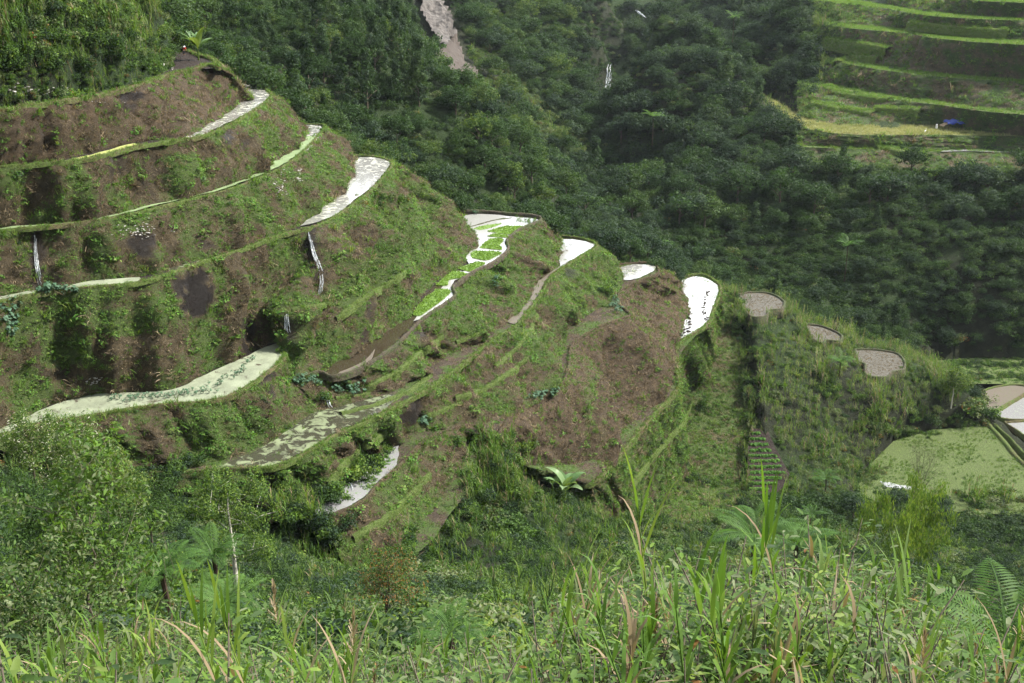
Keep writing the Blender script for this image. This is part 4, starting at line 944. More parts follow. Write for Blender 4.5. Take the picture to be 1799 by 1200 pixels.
SN = {'bush_forest': 'undergrowth', 'bush_mid': 'undergrowth', 'bush_dark': 'undergrowth', 'bush_pale': 'undergrowth', 'cane': 'cane_grass', 'cane_pale': 'cane_grass', 'cane_dark': 'cane_grass', 'tree_round': 'forest_canopy', 'tree_blue': 'forest_canopy', 'tree_lime': 'forest_canopy', 'tree_cone': 'forest_canopy', 'tree_flat': 'forest_canopy'}
def flush():
    for k, v in BU.items():
        if v: gn_scatter(SN.get(k, 'undergrowth'), v, k); BU[k] = []
flush()
# ================================================================== things
ALLBVH = None
def cast(px, py, bv=None):
    d = Vector(ray(px, py)).normalized(); best = None
    for b in (TBVH, GBVH):
        h = b.ray_cast(EYEP, d)
        if h[0] is not None and (best is None or h[3] < best[3]): best = h
    return best[0], best[1]
def drape(name, P, m, step=5, off=.6, bumpy=1.0, kind='structure', veg=0):
    """skin of another material lying on the ground inside an outline"""
    xs = [p[0] for p in P]; ys = [p[1] for p in P]; V = {}; L = []; F = []
    for j, y in enumerate(np.arange(min(ys) - step, max(ys) + step, step)):
        for i, x in enumerate(np.arange(min(xs) - step, max(xs) + step, step)):
            if inpoly(x + random.gauss(0, 1), y, P):
                p, n = cast(x, y); q = Vector(p) + Vector(n) * off; q += Vector(n) * bumpy * (ridged(p.x * .12, p.z * .12) * .8 + ridged(p.x * .4, p.z * .4) * .4)
                V[(i, j)] = len(L); L.append(q)
    for (i, j) in V:
        k = [(i, j), (i + 1, j), (i + 1, j + 1), (i, j + 1)]
        if all(t in V for t in k): F.append([V[t] for t in k])
    o = obj(name, L, F, m, smooth=False); attr(o, 'veg', [veg] * len(L)); attr(o, 'wet', [0] * len(L))
    if kind: o['kind'] = kind
    return o
o = drape('cliff', [(716,-60),(768,-60),(772,0),(795,40),(797,70),(780,100),(765,92),(742,50)], 'rock', 4, .8, 3.5)
o = drape('cliff', [(742,52),(766,92),(800,60),(815,105),(830,125),(842,160),(822,160),(788,135),(762,112)], 'scree', 4, .6, 1.6)
# ---- seedling beds
SB = [('bright green seedling bed nearest the tip of the paddy, widest of the beds', [(857,407),(877,399),(895,396),(923,397),(915,403),(898,413)]),
      ('thin strip of rice seedlings between two large beds', [(856,415),(870,410),(895,414),(889,417.5)]),
      ('squarish green seedling bed just inside the inward bend of the mud bank', [(842,436),(862,418),(885,419),(879,430),(882,440)]),
      ('wide green seedling bed directly below the squarish one, ragged left edge', [(827,448),(835,440),(881,442),(870,452),(855,458),(832,454)]),
      ('narrow slanting seedling bed where the paddy is at its narrowest', [(804,472),(838,459),(854,461),(838,471),(826,478)]),
      ('green seedling bed second from the dark channel', [(765,502),(797,475),(823,480),(815,487),(790,492),(785,503)]),
      ('long seedling bed at the near end beside the dark muddy channel', [(768,505),(788,505),(792,513),(760,542),(738,558),(725,557),(742,529)])]
def bed(lab, P, z, dens=12, m='rice_seedling', hgt=.16, name='seedling_bed'):
    cx, cy = sum(p[0] for p in P) / len(P), sum(p[1] for p in P) / len(P); P = [(cx + (x - cx) * .98, cy + (y - cy) * .88) for x, y in P]; C = [W(x, y, z) for x, y in P]; C = [Vector(p[:3]) for p in catmull([tuple(p) for p in C + [C[0]]], .5)][:-1]
    for p in C: p += Vector((noise.noise(p * 1.3), noise.noise(p * 1.3 + Vector((5, 5, 5))), 0)) * .1
    F = geometry.tessellate_polygon([C]); o = obj(name, [p + Vector((0, 0, .03)) for p in C], [tuple(f) for f in F], m)
    X = [p.x for p in C]; Y = [p.y for p in C]; PP = [(p.x, p.y) for p in C]; parts = []; g = jagged(len(lab))
    n = int((max(X) - min(X)) * (max(Y) - min(Y)) * dens)
    V0, F0 = [], []
    for _ in range(n):
        x, y = g.uniform(min(X), max(X)), g.uniform(min(Y), max(Y))
        if not inpoly(x, y, PP): continue
        for b in range(3):
            an = g.uniform(0, 6.28); h = hgt * g.uniform(.6, 1.2); c = np.array([x + g.normal(0, .08), y + g.normal(0, .08), z + EYE]); s = np.array([math.cos(an), math.sin(an), 0]) * .09; t = np.array([g.normal(0, .12), g.normal(0, .12), h])
            k = len(V0); V0 += [c - s, c + s, c + s * .6 + t, c - s * .6 + t]; F0.append((k, k + 1, k + 2, k + 3))
    obj('seedlings', V0, F0, m, o); return tag(o, lab, 'seedling bed', 'rice seedling beds')
for lab, P in SB: bed(lab, P, Z5B - .04)
tag(bed('x', [(832,402),(850,396),(882,392),(870,398),(845,405)], Z5B - .1, 2.2), 'sparse pale patch of rice seedlings in the white water near the far bank')
# inner divider line and stakes in the nose pond
rb = ribbon_bund([W(x, y, Z5B) for x, y in [(820,399),(845,393),(870,386),(900,382)]], .35, .04, .3, None, 'bund_mud'); tag(rb, 'thin mud divider across the white end of the seedling paddy', 'mud bank')
# ---- taro rows and planted tufts standing in water
def single(stockname, i, name, loc, rz_, sc, lab, cat, grp):
    c, n = STOCK[stockname]; o = bpy.data.objects.new(name, c.objects[i % n].data); col.objects.link(o); o.location = loc; o.rotation_euler = (0, 0, rz_); o.scale = (sc,) * 3
    return tag(o, lab, cat, grp)
i = 0
for (x0, y0, x1, y1, n, j) in [(195,702,330,692,17,2.5),(215,706,380,690,14,3),(325,690,395,676,7,3),(385,672,430,655,7,5),(410,660,450,630,6,6)]:
    for k in range(n):
        t = k / (n - 1); x = x0 + (x1 - x0) * t + random.gauss(0, 2.5); y = y0 + (y1 - y0) * t + random.gauss(0, j * .5)
        p = W(x, y, Z5 - .1); single('taro', i, 'taro_plant', p, rz(), random.uniform(.7, 1.05), 'dark green taro plant standing in the wide weed covered paddy', 'taro plant', 'taro rows in the wide weed covered paddy'); i += 1
for k in range(26):
    t = random.random(); x = 905 + 38 * random.random(); y = 381 + (x - 905) * .1 + random.uniform(0, 9); p = W(x, y, Z5B - .1)
    single('tuft_green', k, 'rice_tuft', p, rz(), .8, 'small dark tuft standing in the white tip of the seedling paddy', 'rice tuft', 'tufts in the tip of the seedling paddy')
for k in range(60):
    t = random.random(); u = random.random(); x = 640 + (686 - 640) * t; y = 858 - 58 * t; x += u * 14 - 8; y += u * 14 - 6
    p = W(x, y, F7(x, y) - .1); single('weeds', k, 'rice_tuft', p, rz(), random.uniform(.5, .9), 'small green tuft planted in the narrow grey pond', 'rice tuft', 'tufts planted in the narrow grey pond')
# footprints and clods on the low white pond
def clod(seed):
    g = jagged(seed); V = unit(g.normal(0, 1, (14, 3))) * np.array([.5, .35, .22]) * g.uniform(.7, 1.2, (14, 1)); bm = bmesh.new()
    for v in V: bm.verts.new(v)
    bmesh.ops.convex_hull(bm, input=bm.verts); me = bpy.data.meshes.new('clod'); bm.to_mesh(me); bm.free(); me.materials.append(MAT['dark_soil']); return me
CL = [clod(i) for i in range(5)]; ST = [clod(10 + i) for i in range(5)]
for me in ST: me.materials[0] = MAT['stone']
def rocks(name, pts, meshes, kind=None, lab=None, cat=None, grp=None, fac=1):
    """each clod or stone is an object of its own"""
    for i, (p, s) in enumerate(pts):
        o = bpy.data.objects.new(name, meshes[i % len(meshes)]); col.objects.link(o); o.location = p; o.rotation_euler = (random.gauss(0, .2), random.gauss(0, .2), rz()); o.scale = (s, s, s * random.uniform(.6, 1)); tag(o, lab, cat, grp)
path = [(1246,510),(1241,518),(1239,525),(1238,532),(1236,540),(1236,548),(1240,556),(1243,562)]
pts = []
for a, b in zip(path[:-1], path[1:]):
    for k in range(4): t = random.random(); x = a[0] + (b[0] - a[0]) * t + random.gauss(0, 1.8); y = a[1] + (b[1] - a[1]) * t; pts.append((W(x, y, -71.6), random.uniform(.5, .95)))
for k in range(34): t = random.random(); pts.append((W(1198 + 16 * math.sin(t * 3.1) + random.gauss(0, 4), 532 + 58 * t, -71.6), random.uniform(.5, 1.1)))
rocks('mud_clod', pts, CL, lab='dark mud clod lying in the low white pond', cat='mud clod', grp='mud clods in the low white pond')
# stones in the walls
def stones_in(cx, cy, rx, ry, n, grp, s0=.35):
    pts = []
    for _ in range(n):
        x, y = random.gauss(cx, rx * .5), random.gauss(cy, ry * .5); p, nn = cast(x, y); pts.append((p + nn * .05, random.uniform(.5, 1.2) * s0))
    rocks('stone', pts, ST, lab='pale grey stone set in the %s' % grp, cat='stone', grp='stones in the ' + grp)
stones_in(245, 405, 40, 14, 60, 'wall below the long thin green channel')
stones_in(492, 330, 14, 26, 30, 'wall near the right end of the green channel', .4); stones_in(525, 310, 7, 18, 22, 'upright patch of wall beside the green channel', .4)
stones_in(60, 160, 70, 12, 46, 'foot of the brushy hill above the topmost terrace', .5); stones_in(160, 668, 20, 8, 16, 'foot of the tallest green wall', .4)
stones_in(235, 143, 14, 2, 5, 'edge of the ploughed strip', .5); stones_in(180, 180, 40, 2, 6, 'lip of the topmost wall', .3); stones_in(300, 120, 6, 4, 6, 'bank at the corner of the ploughed plot', .5)
# ---- waterfalls
m, nt, b, o_ = mat('falling_water'); f = noise_n(nt, 3.0, 6, .7, vec=None)
nt.links.new(ramp(nt, f, [(.35, (.16, .19, .22)), (.62, (.55, .60, .64))]), b.inputs['Base Color']); b.inputs['Roughness'].default_value = .25; b.inputs['Specular IOR Level'].default_value = .6
def fall(P, w0, w1, strands, lab, off=.35, seed=0, far=1):
    g = jagged(seed); pts = []
    for i in range(len(P) - 1):
        for k in range(6):
            t = k / 6; x = P[i][0] + (P[i + 1][0] - P[i][0]) * t; y = P[i][1] + (P[i + 1][1] - P[i][1]) * t; p, n = cast(x, y); pts.append(np.array(p + Vector((0, -off, off * .4))))
    pts = np.array(pts)
    for _ in range(3): pts[1:-1] = (pts[:-2] + pts[1:-1] * 2 + pts[2:]) / 4
    parts = []; n = len(pts)
    for s in range(int(strands * 1.8)):
        o0 = g.uniform(-1, 1); i0 = int(g.uniform(0, n * .5)) if s else 0; i1 = int(g.uniform(n * .6, n)) if s > 1 else n
        L = []
        for i in range(i0, i1):
            t = i / n; w_ = w0 + (w1 - w0) * t; L.append(pts[i] + np.array([o0 * w_ * .5 + g.normal(0, .03) * far, g.normal(0, .03) * far, 0]))
        if len(L) < 3: continue
        r = (w0 * .05) * g.uniform(.5, 1.5); V, F = tube(L, [r * (.6 + .6 * math.sin(3.1 * i / len(L))) for i in range(len(L))], 5); parts.append((V, F, 0))
    V, F, M = join(parts); me = np_mesh('waterfall', V, F, ['falling_water'], smooth=True); o = bpy.data.objects.new('waterfall', me); col.objects.link(o); return tag(o, lab, 'waterfall')
fall([(64,414),(66,450),(70,480),(76,506)], .3, .6, 7, 'thin waterfall down the wall at the left edge, into the third channel', seed=1)
fall([(545,408),(551,440),(560,465),(566,480)], .35, .8, 9, 'thin white waterfall spilling from the white pond down the creased wall', seed=2)
fall([(566,482),(567,500),(562,522)], .4, .6, 3, 'lower trickle of water below the spilling white waterfall', seed=3)
fall([(504,552),(505,570),(508,588)], .5, .7, 6, 'short waterfall dropping into the right tip of the weed covered paddy', seed=4)
fall([(576,694),(578,708),(584,718)], .5, .6, 3, 'short trickle beside a round green weed mound', seed=5)
fall([(608,828),(616,850),(622,862)], .3, .5, 3, 'faint trickle into the upper side of the narrow grey pond', seed=6)
fall([(1070,122),(1067,145),(1064,170),(1062,200)], 2.2, 1.4, 4, 'distant waterfall in the dark gorge', 7.5, 7, 6)
fall([(1117,28),(1126,36),(1134,43)], 3.0, 2.5, 4, 'small upper cascade at the top of the gorge', 9, 8, 6)
# ---- narrow ledges: grassy strips carried on the walls
def ledge(P, wd, up, lab, grp, m='bund_grass'):
    Q = []
    for i in range(len(P) - 1):
        for k in range(4): t = k / 4; Q.append(cast(P[i][0] + (P[i + 1][0] - P[i][0]) * t, P[i][1] + (P[i + 1][1] - P[i][1]) * t)[0])
    o = ribbon_bund(Q, wd, up, wd * .6, None, m, wob=.15, name='ledge'); attr_ = o.data.attributes['veg']; attr_.data.foreach_set('value', [1.0] * len(o.data.vertices)); tag(o, lab, 'ledge', grp)
    L = [(p, (0, 0, rz()), random.uniform(.5, 1.0) * (1.6 if wd > 2 else 1)) for p, n, a, b in tri_sample(o, 2.5 if wd < 2 else 1.2)]; gn_scatter('grass', [(p, r_, c * (.5 if wd < 2 else 1)) for p, r_, c in L], 'tuft_lime')
FG = 'narrow grassy ledges of the far terraces'
# (positions read off the photograph)
ledge([(1455,68),(1500,75),(1545,82),(1575,87)], 6.7, .7, 'short grassy ledge under the wide green lip, near the left end of the far terraces', FG)
ledge([(1475,110),(1500,98),(1560,104)], 5.1, .7, 'short slanting grassy ledge left of the dry grass wall', FG)
ledge([(1430,181),(1470,190),(1510,196),(1545,201)], 6.7, .7, 'curved grassy ledge directly above the golden field', FG)
ledge([(1540,191),(1580,192),(1630,194)], 5.6, .7, 'thin grassy ledge above the middle of the golden field', FG)
ledge([(1455,152),(1470,163),(1520,172),(1580,176)], 5.6, .7, 'grassy ledge left of the pale brown square wall patch', FG)
ledge([(1540,258),(1590,268),(1640,275)], 5.6, .7, 'faint slanting grassy ledge below the golden field', FG)
ledge([(1600,40),(1700,50),(1799,56)], 4.2, .7, 'weedy ledge high on the far terraces', FG)
NG = 'small ledges on the near terrace walls'
ledge([(515,545),(540,540),(570,534),(585,530)], .9, .2, 'small ledge holding a dark puddle between the two nearer waterfalls', NG)
ledge([(590,700),(620,696),(660,690)], .7, .2, 'weedy ledge just below the mud bank of the dark channel', NG)
ledge([(800,600),(830,590),(860,575)], .7, .15, 'narrow ledge below the inward bend of the seedling paddy', NG)
ledge([(750,730),(790,715),(820,705)], .7, .2, 'narrow ledge on the grassy broken wall', NG)
CG = 'thin grassy steps low on the central terrace walls'
for P, lab in [([(600,728),(660,712),(720,688),(770,650)], 'thin grassy step between the dark channel and the weedy lower pond'), ([(640,684),(700,652),(740,618),(790,583)], 'thin grassy step directly under the long seedling bed'), ([(575,850),(605,812),(645,778),(695,748)], 'thin step above the narrow grey pond'),
        ([(870,645),(905,615),(932,580),(948,545)], 'thin step on the wall left of the weedy terrace'), ([(800,700),(850,685),(900,652),(936,622)], 'thin slanting step across the broken wall'), ([(620,945),(680,908),(722,868),(765,822)], 'thin step on the bank right of the narrow grey pond'),
        ([(1110,850),(1150,795),(1200,742),(1225,690)], 'thin step high on the steep green wall'), ([(590,560),(630,530),(680,500),(720,470)], 'thin step across the creased green wall above the dark channel')]:
    ledge(P, 1.1, .3, lab, CG)
water([(528,541),(560,535),(582,529),(575,535),(545,543)], -40.8, 'water_dark', .1) if False else None
# stubble in the drained ponds, tall growth round them
SP, CP = [], []
for P, z in zip(Z_PONDS, (-76.8, -82.6, -88.2)):
    for _ in range(420):
        x, y = random.uniform(P[0][0] - 8, P[2][0] + 10), random.uniform(P[0][1] - 4, P[3][1] + 4)
        if inpoly(x, y, [(a, b) for a, b in P]): SP.append((W(x, y, z - .1), (0, 0, rz()), random.uniform(.25, .55)))
    for i in range(len(P)):
        a, b_ = P[i], P[(i + 1) % len(P)]
        for _ in range(12):
            t = random.random(); x = a[0] + (b_[0] - a[0]) * t; y = a[1] + (b_[1] - a[1]) * t; cx, cy = sum(p[0] for p in P) / len(P), sum(p[1] for p in P) / len(P); f = 1.16 + .12 * random.random()
            near = y > cy + 3; CP.append((W(cx + (x - cx) * f, cy + (y - cy) * f, z - (1.6 if near else .8)), (0, 0, rz()), random.uniform(.4, .8)))
gn_scatter('rice_stubble', SP, 'tuft_straw'); gn_scatter('cane_grass', CP[::2], 'cane'); gn_scatter('undergrowth', CP[1::2], 'bush_pale')
# ---- people and field furniture
def skin_figure(name, joints, edges, radii, m):
    me = bpy.data.meshes.new(name); me.from_pydata(joints, edges, []); o = bpy.data.objects.new(name, me); col.objects.link(o)
    sm = o.modifiers.new('skin', 'SKIN'); sm.use_smooth_shade = True
    for i, r in enumerate(radii): me.skin_vertices[0].data[i].radius = (r, r)
    me.skin_vertices[0].data[0].use_root = True
    ss = o.modifiers.new('sub', 'SUBSURF'); ss.levels = 1; ss.render_levels = 1
    me.materials.append(MAT[m]); return o
def person_bending(loc, rot):
    # pelvis, chest, neck, head, knees, ankles, toes, shoulders, elbows, hands
    J = [(0,0,.86),(0,-.22,1.16),(0,-.36,1.27),(0,-.46,1.36), (-.11,-.08,.48),(-.11,.04,.07),(-.11,-.12,.04),(.11,-.1,.48),(.11,.0,.07),(.11,-.16,.04),
         (-.19,-.30,1.2),(-.24,-.42,.92),(-.18,-.58,.72),(.19,-.30,1.2),(.25,-.44,.93),(.16,-.6,.72)]
    E_ = [(0,1),(1,2),(2,3),(0,4),(4,5),(5,6),(0,7),(7,8),(8,9),(1,10),(10,11),(11,12),(1,13),(13,14),(14,15)]
    r = [.15,.16,.06,.095,.075,.05,.04,.075,.05,.04,.07,.045,.035,.07,.045,.035]
    o = skin_figure('person', J, E_, r, 'skin'); o.location = loc; o.rotation_euler = (0, 0, rot)
    s = skin_figure('shirt', [(0,.01,.88),(0,-.22,1.17),(0,-.33,1.24),(-.19,-.3,1.2),(-.235,-.41,.95),(.19,-.3,1.2),(.245,-.43,.95)], [(0,1),(1,2),(1,3),(3,4),(1,5),(5,6)], [.175,.19,.09,.09,.06,.09,.06], 'cloth_red'); s.parent = o
    t = skin_figure('trousers', [(0,0,.84),(-.11,-.08,.5),(-.11,.03,.16),(.11,-.1,.5),(.11,0,.16)], [(0,1),(1,2),(0,3),(3,4)], [.17,.095,.07,.095,.07], 'cloth_dark'); t.parent = o
    V, F = [], []; k = 14
    for j, (rr, h) in enumerate(((.26, 1.38), (.16, 1.43), (.13, 1.53), (.02, 1.56))):
        for a in range(k): an = 6.283 * a / k; V.append((rr * math.cos(an), -.47 + rr * math.sin(an), h))
    F = [(j * k + a, j * k + (a + 1) % k, (j + 1) * k + (a + 1) % k, (j + 1) * k + a) for j in range(3) for a in range(k)] + [tuple(3 * k + a for a in range(k))]
    h = obj('hat', V, F, 'cloth_white', o, smooth=True); return o
p = person_bending(W(324, 97, Z1 - .2), .6); tag(p, 'person in a red shirt and white hat bending over the dark ploughed plot', 'person')
# red leaved ti plant on the bank
def ti_plant():
    loc, n = cast(1264, 541); r = empty('ti_plant', loc, .4); tag(r, 'red leaved ti plant on the grassy bank right of the low white pond', 'shrub'); V, F = tube([(0, 0, -.2), (.05, 0, .7), (.0, .05, 1.5)], [.04, .03, .02]); obj('stem', V, [tuple(f) for f in F], 'wood_pole', r)
    g = jagged(5); parts = []
    for hz, n_ in ((1.5, 22), (1.05, 16), (1.9, 10)):
        V, F = blades(g, n_, .65, .16, 1.2, 3, .9, .03, base=(g.normal(0, .15), g.normal(0, .1), hz)); parts.append((V, F, 0))
    V, F, M = join(parts); obj('foliage', V, [tuple(f) for f in F], 'leaf_red', r)
ti_plant()
def scarecrow():
    r = empty('scarecrow', W(1651, 231, -348 * td(236)) + Vector((0, 3, 0)), 0); tag(r, 'pale scarecrow of cloth on a pole at the end of the golden field', 'scarecrow')
    V, F = tube([(0, 0, 0), (0, 0, 2.3)], [.05, .04]); obj('pole', V, [tuple(f) for f in F], 'wood_pole', r)
    V, F = tube([(-.9, 0, 1.55), (0, 0, 1.65), (.9, 0, 1.5)], [.05, .05, .05]); obj('arm', V, [tuple(f) for f in F], 'wood_pole', r)
    V, F = tube([(0, 0, .5), (.05, 0, .9), (0, 0, 1.4), (0, 0, 1.75), (0, 0, 1.85)], [.34, .3, .26, .3, .1], 9); obj('shirt', V, [tuple(f) for f in F], 'cloth_white', r)
    V, F = tube([(0, 0, 1.85), (0, 0, 2.0), (0, 0, 2.2), (0, 0, 2.3)], [.1, .2, .2, .05], 9); obj('head', V, [tuple(f) for f in F], 'cloth_dark', r)
scarecrow()
def shelter():
    r = empty('field_shelter', W(1686, 233, -348 * td(236)) + Vector((0, 5, 0)), .1, 1.15); tag(r, 'small field shelter with dark blue tarpaulin on poles beside the golden field', 'shelter')
    for x in (-2, 2):
        for y in (-1, 1): V, F = tube([(x, y, -.5), (x + random.gauss(0, .1), y, 1.9 + (y + 1) * .2)], [.07, .06]); obj('post', V, [tuple(f) for f in F], 'wood_pole', r)
    n = 12; V = [(-2.5 + 5 * i / n, -1.5 + 3 * j / 6, 2.0 + .35 * j / 6 + .25 * math.sin(i * 1.3 + j) + .3 * math.sin(3.14 * i / n) - (.35 if j == 0 else 0)) for j in range(7) for i in range(n + 1)]
    F = [(j * (n + 1) + i, j * (n + 1) + i + 1, (j + 1) * (n + 1) + i + 1, (j + 1) * (n + 1) + i) for j in range(6) for i in range(n)]
    t = obj('tarpaulin', V, F, 'cloth_blue', r, smooth=True); md = t.modifiers.new('t', 'SOLIDIFY'); md.thickness = .04
    V2 = [(-3.6 + 1.6 * i / 5, -1.3 + 2.4 * j / 4, 1.2 + 1.0 * i / 5 + .1 * math.sin(i + j * 2)) for j in range(5) for i in range(6)]
    t = obj('thatch_lean_to', V2, [(j * 6 + i, j * 6 + i + 1, (j + 1) * 6 + i + 1, (j + 1) * 6 + i) for j in range(4) for i in range(5)], 'thatch', r); md = t.modifiers.new('t', 'SOLIDIFY'); md.thickness = .1
shelter()
def egret():
    r = empty('egret', W(1629, 236, -348 * td(236)) + Vector((0, 2, 0)), .5, 1.3); tag(r, 'white egret standing at the edge of the golden field', 'bird')
    b = skin_figure('body', [(0,0,.55),(.18,0,.6),(.32,0,.78),(.26,0,.95),(.34,0,1.05),(.5,0,1.03),(-.25,0,.5),(.02,.05,.3),(.02,.05,0),(.02,-.05,.3),(.02,-.05,0)], [(0,1),(1,2),(2,3),(3,4),(4,5),(0,6),(0,7),(7,8),(0,9),(9,10)], [.12,.1,.05,.04,.05,.012,.04,.02,.015,.02,.015], 'feather'); b.parent = r
egret()
V, F = tube([W(296, 97, Z1) + Vector((0, -.3, 1.4)), W(293, 108, Z1) + Vector((0, -.3, .9)), W(289, 119, Z1) + Vector((0, -.3, .3))], [.12, .12, .12], 8)
tag(obj('water_pipe', V, [tuple(f) for f in F], 'stone'), 'grey pipe leaning at the corner of the dark ploughed plot', 'pipe')
# ---- banana plants
def banana(px, py, D, h, nl, L, seed, lab, dark=False, z=None):
    g = jagged(seed); base = WD(px, py, D) if z is None else W(px, py, z); r = empty('banana_plant', base, 0); tag(r, lab, 'banana plant')
    V, F = tube([(0, 0, -.8), (.05, 0, h * .5), (.1, .03, h)], [.16, .13, .08], 8); obj('stem', V, [tuple(f) for f in F], 'leaf_lime', r)
    for i in range(nl):
        V, F = banana_leaf(g, L * g.uniform(.75, 1.15), L * .15, 6.283 * i / nl + g.normal(0, .3), g.uniform(.15, .9), g.uniform(.6, 1.7)); V = V + np.array([.1, .03, h]); obj('leaf', V, [tuple(f) for f in F], 'banana_leaf' if g.random() > .15 else 'leaf_lime', r)
banana(306, 88, 196, 1.6, 8, 4.2, 1, 'pale green banana plant at the far end of the ploughed plot, left of two', z=Z1)
banana(349, 103, 194, 1.4, 8, 4.2, 2, 'banana plant with broad pale leaves beside the terrace corner, right of two', z=Z1)
gp, _ = cast(990, 872)
banana(992, 888, gp.y - 3, 2.2, 9, 4.6, 3, 'large banana plant with torn dark leaves at the foot of the brown wall')
banana(970, 862, gp.y - 1, .9, 7, 2.6, 4, 'young banana plant just left of the large one below the brown wall')
# ---- tree ferns
def tree_fern(px, py, D_, L, h, nf, seed, lab, droop=1.35, th=.85, grp='tree ferns'):
    D = D_ if D_ else cast(px, py + 22)[0].y - 1
    top = WD(px, py, D); g = on_ground(top.x, top.y)[0]; hz = min(max(h, top.z - g.z), 9.0); r = empty('tree_fern', top - Vector((0, 0, hz)), 0); tag(r, lab, 'tree fern', grp)
    P = [(0, 0, -.5), (.1, .05, hz * .5), (0, 0, hz)]; V, F = tube(P, [.16, .11, .12], 7); obj('trunk', V, [tuple(f) for f in F], 'fern_trunk', r)
    gg = jagged(seed)
    for i in range(nf):
        V, F = frond(gg, L * gg.uniform(.8, 1.1), 30, L * .2, droop * gg.uniform(.75, 1.2), th * gg.uniform(.6, 1.3), 6.283 * i / nf + gg.normal(0, .15)); V = V + np.array([0, 0, hz]); me = np_mesh('frond', V, F, ['fern_green']); o = bpy.data.objects.new('frond', me); col.objects.link(o); o.parent = r
for a in [(285,1010,42,2.3,1.5,12,1,'large dark tree fern in the shaded lower left hollow'),(395,1062,36,2.0,1.2,11,2,'tree fern below the white trunked tree'),(375,975,52,2.2,1.5,10,3,'tree fern half hidden behind the white trunk'),
          (790,1118,26,1.5,.5,11,4,'low spreading fern in the front thicket, centre'),(1325,945,56,3.3,2,13,5,'wide bright tree fern behind the front reeds'),(1400,958,58,3.0,2,11,6,'tree fern with drooping fronds right of the wide bright one'),(1452,842,0,3.6,1,12,7,'tall tree fern on the slope below the spur'),
          (1477,636,0,4.2,1.5,12,8,'tree fern standing below the triangular stubble pond'),(1770,1150,15,2.0,.6,9,9,'fern with long fronds in the lower right corner'),(1425,905,0,3,1,9,10,'small drooping fern right of the vegetable plot'),
          (1148,205,370,5.0,6,11,11,'distant tree fern on the slope right of the waterfall'),(1215,38,460,6,7,11,12,'distant pale tree fern near the top of the shaded slope'),(672,172,275,5,6,10,13,'tree fern among the trees above the white pond'),(893,262,300,5,6,11,14,'tree fern on the edge of the dark wooded ridge'),
          (905,305,290,4.6,5,10,15,'lower tree fern on the edge of the dark wooded ridge'),(1120,440,262,5,4,10,16,'tree fern behind the small pond at the spur edge'),(1155,432,268,4.5,4,10,17,'pale tree fern behind the spur, right of its neighbour'),(1490,432,285,4.8,3,11,18,'bright fern on the dark slope across the stream'),
          (1240,75,450,5.5,6,10,19,'distant bluish tree fern on the shaded slope'),(1290,30,455,5.5,6,10,20,'distant tree fern beside the bare pole tree')]:
    tree_fern(*a)
# ---- single trees of the near slopes
def branchy(name, base, H, trunkm, seed, lean=(0, 0), nb=9, spread=.5, r0=.14, crown=None, cmat=None, leaf=.16, nleaf=3200, label=None, cat='tree', droop=0, asp=.35, stems=1, low=.35, up=.5, jit=.7, clump=.5):
    g = jagged(seed); r = empty(name, base, 0); tag(r, label, cat); parts = []; tips = []
    for s in range(stems):
        l = np.array([lean[0] + g.normal(0, .06 + .1 * (stems > 1)), lean[1] + g.normal(0, .06)]) * H; P = [(0, 0, -.8)]
        for k in range(1, 6): t = k / 5; P.append((l[0] * t + g.normal(0, .015) * H, l[1] * t + g.normal(0, .015) * H, H * t * .9))
        V, F = tube(P, [r0, r0 * .8, r0 * .62, r0 * .45, r0 * .3, r0 * .12], 7); parts.append((V, F, 0)); P = np.array(P)
        for b in range(nb):
            t = low + (1 - low) * b / nb; i = t * 5; a = P[int(i)] + (P[min(5, int(i) + 1)] - P[int(i)]) * (i - int(i)); an = 2.4 * b + g.normal(0, .4); l_ = H * spread * (1.15 - t * .6) * g.uniform(.7, 1.15)
            e = a + np.array([math.cos(an) * l_, math.sin(an) * l_, l_ * up]); m_ = (a + e) / 2 + np.array([0, 0, -.03 * H]) + g.normal(0, .02, 3) * H
            V, F = tube([a, m_, e], [r0 * .4 * (1.1 - t), r0 * .25 * (1.1 - t), r0 * .08], 5); parts.append((V, F, 0)); tips += [e, (m_ + e) / 2, m_ + g.normal(0, .04, 3) * H]
            for q in range(5): c = a + (e - a) * g.uniform(.35, 1); f = c + g.normal(0, .09, 3) * H + np.array([0, 0, .06 * H]); V, F = tube([c, f], [r0 * .12, r0 * .04], 4); parts.append((V, F, 0)); tips += [f]
        tips.append(P[-1])
    V, F, M = join(parts); t = bpy.data.objects.new('trunk', np_mesh('trunk', V, F, [trunkm], smooth=True)); col.objects.link(t); t.parent = r
    tips = np.array(tips); Vs, Fs, Ms, off = [], [], [], 0; per = max(6, nleaf // len(tips))
    for c in tips:
        u = unit(g.normal(0, 1, (per, 3))); p = c + u * clump * (g.uniform(.1, 1, (per, 1)) ** .6); 
        if droop: p[:, 2] -= np.abs(g.normal(0, droop, per))
        V, F = leaves(g, p, u + np.array([0, 0, .5]) * (0 if droop else 1), leaf, asp, droop=2.2 if droop else .15, jit=jit); Vs.append(V); Fs.append(F + off); off += len(V); Ms.append(g.choice(len(cmat), per))
    c = bpy.data.objects.new('crown', np_mesh('crown', np.concatenate(Vs), np.concatenate(Fs), cmat, np.concatenate(Ms))); col.objects.link(c); c.parent = r; return r
def base_at(px, py_top, D, H):
    t = WD(px, py_top, D); return t - Vector((0, 0, H))
branchy('white_trunk_tree', base_at(400, 848, 62, 7.0), 7.0, 'bark_white', 31, (-.02, 0), 10, .42, .17, cmat=['leaf_dark', 'grass_green', 'leaf_mid'], leaf=.19, nleaf=11000, low=.3, clump=.62, label='small tree with a white trunk and thin dark crown, lower left')
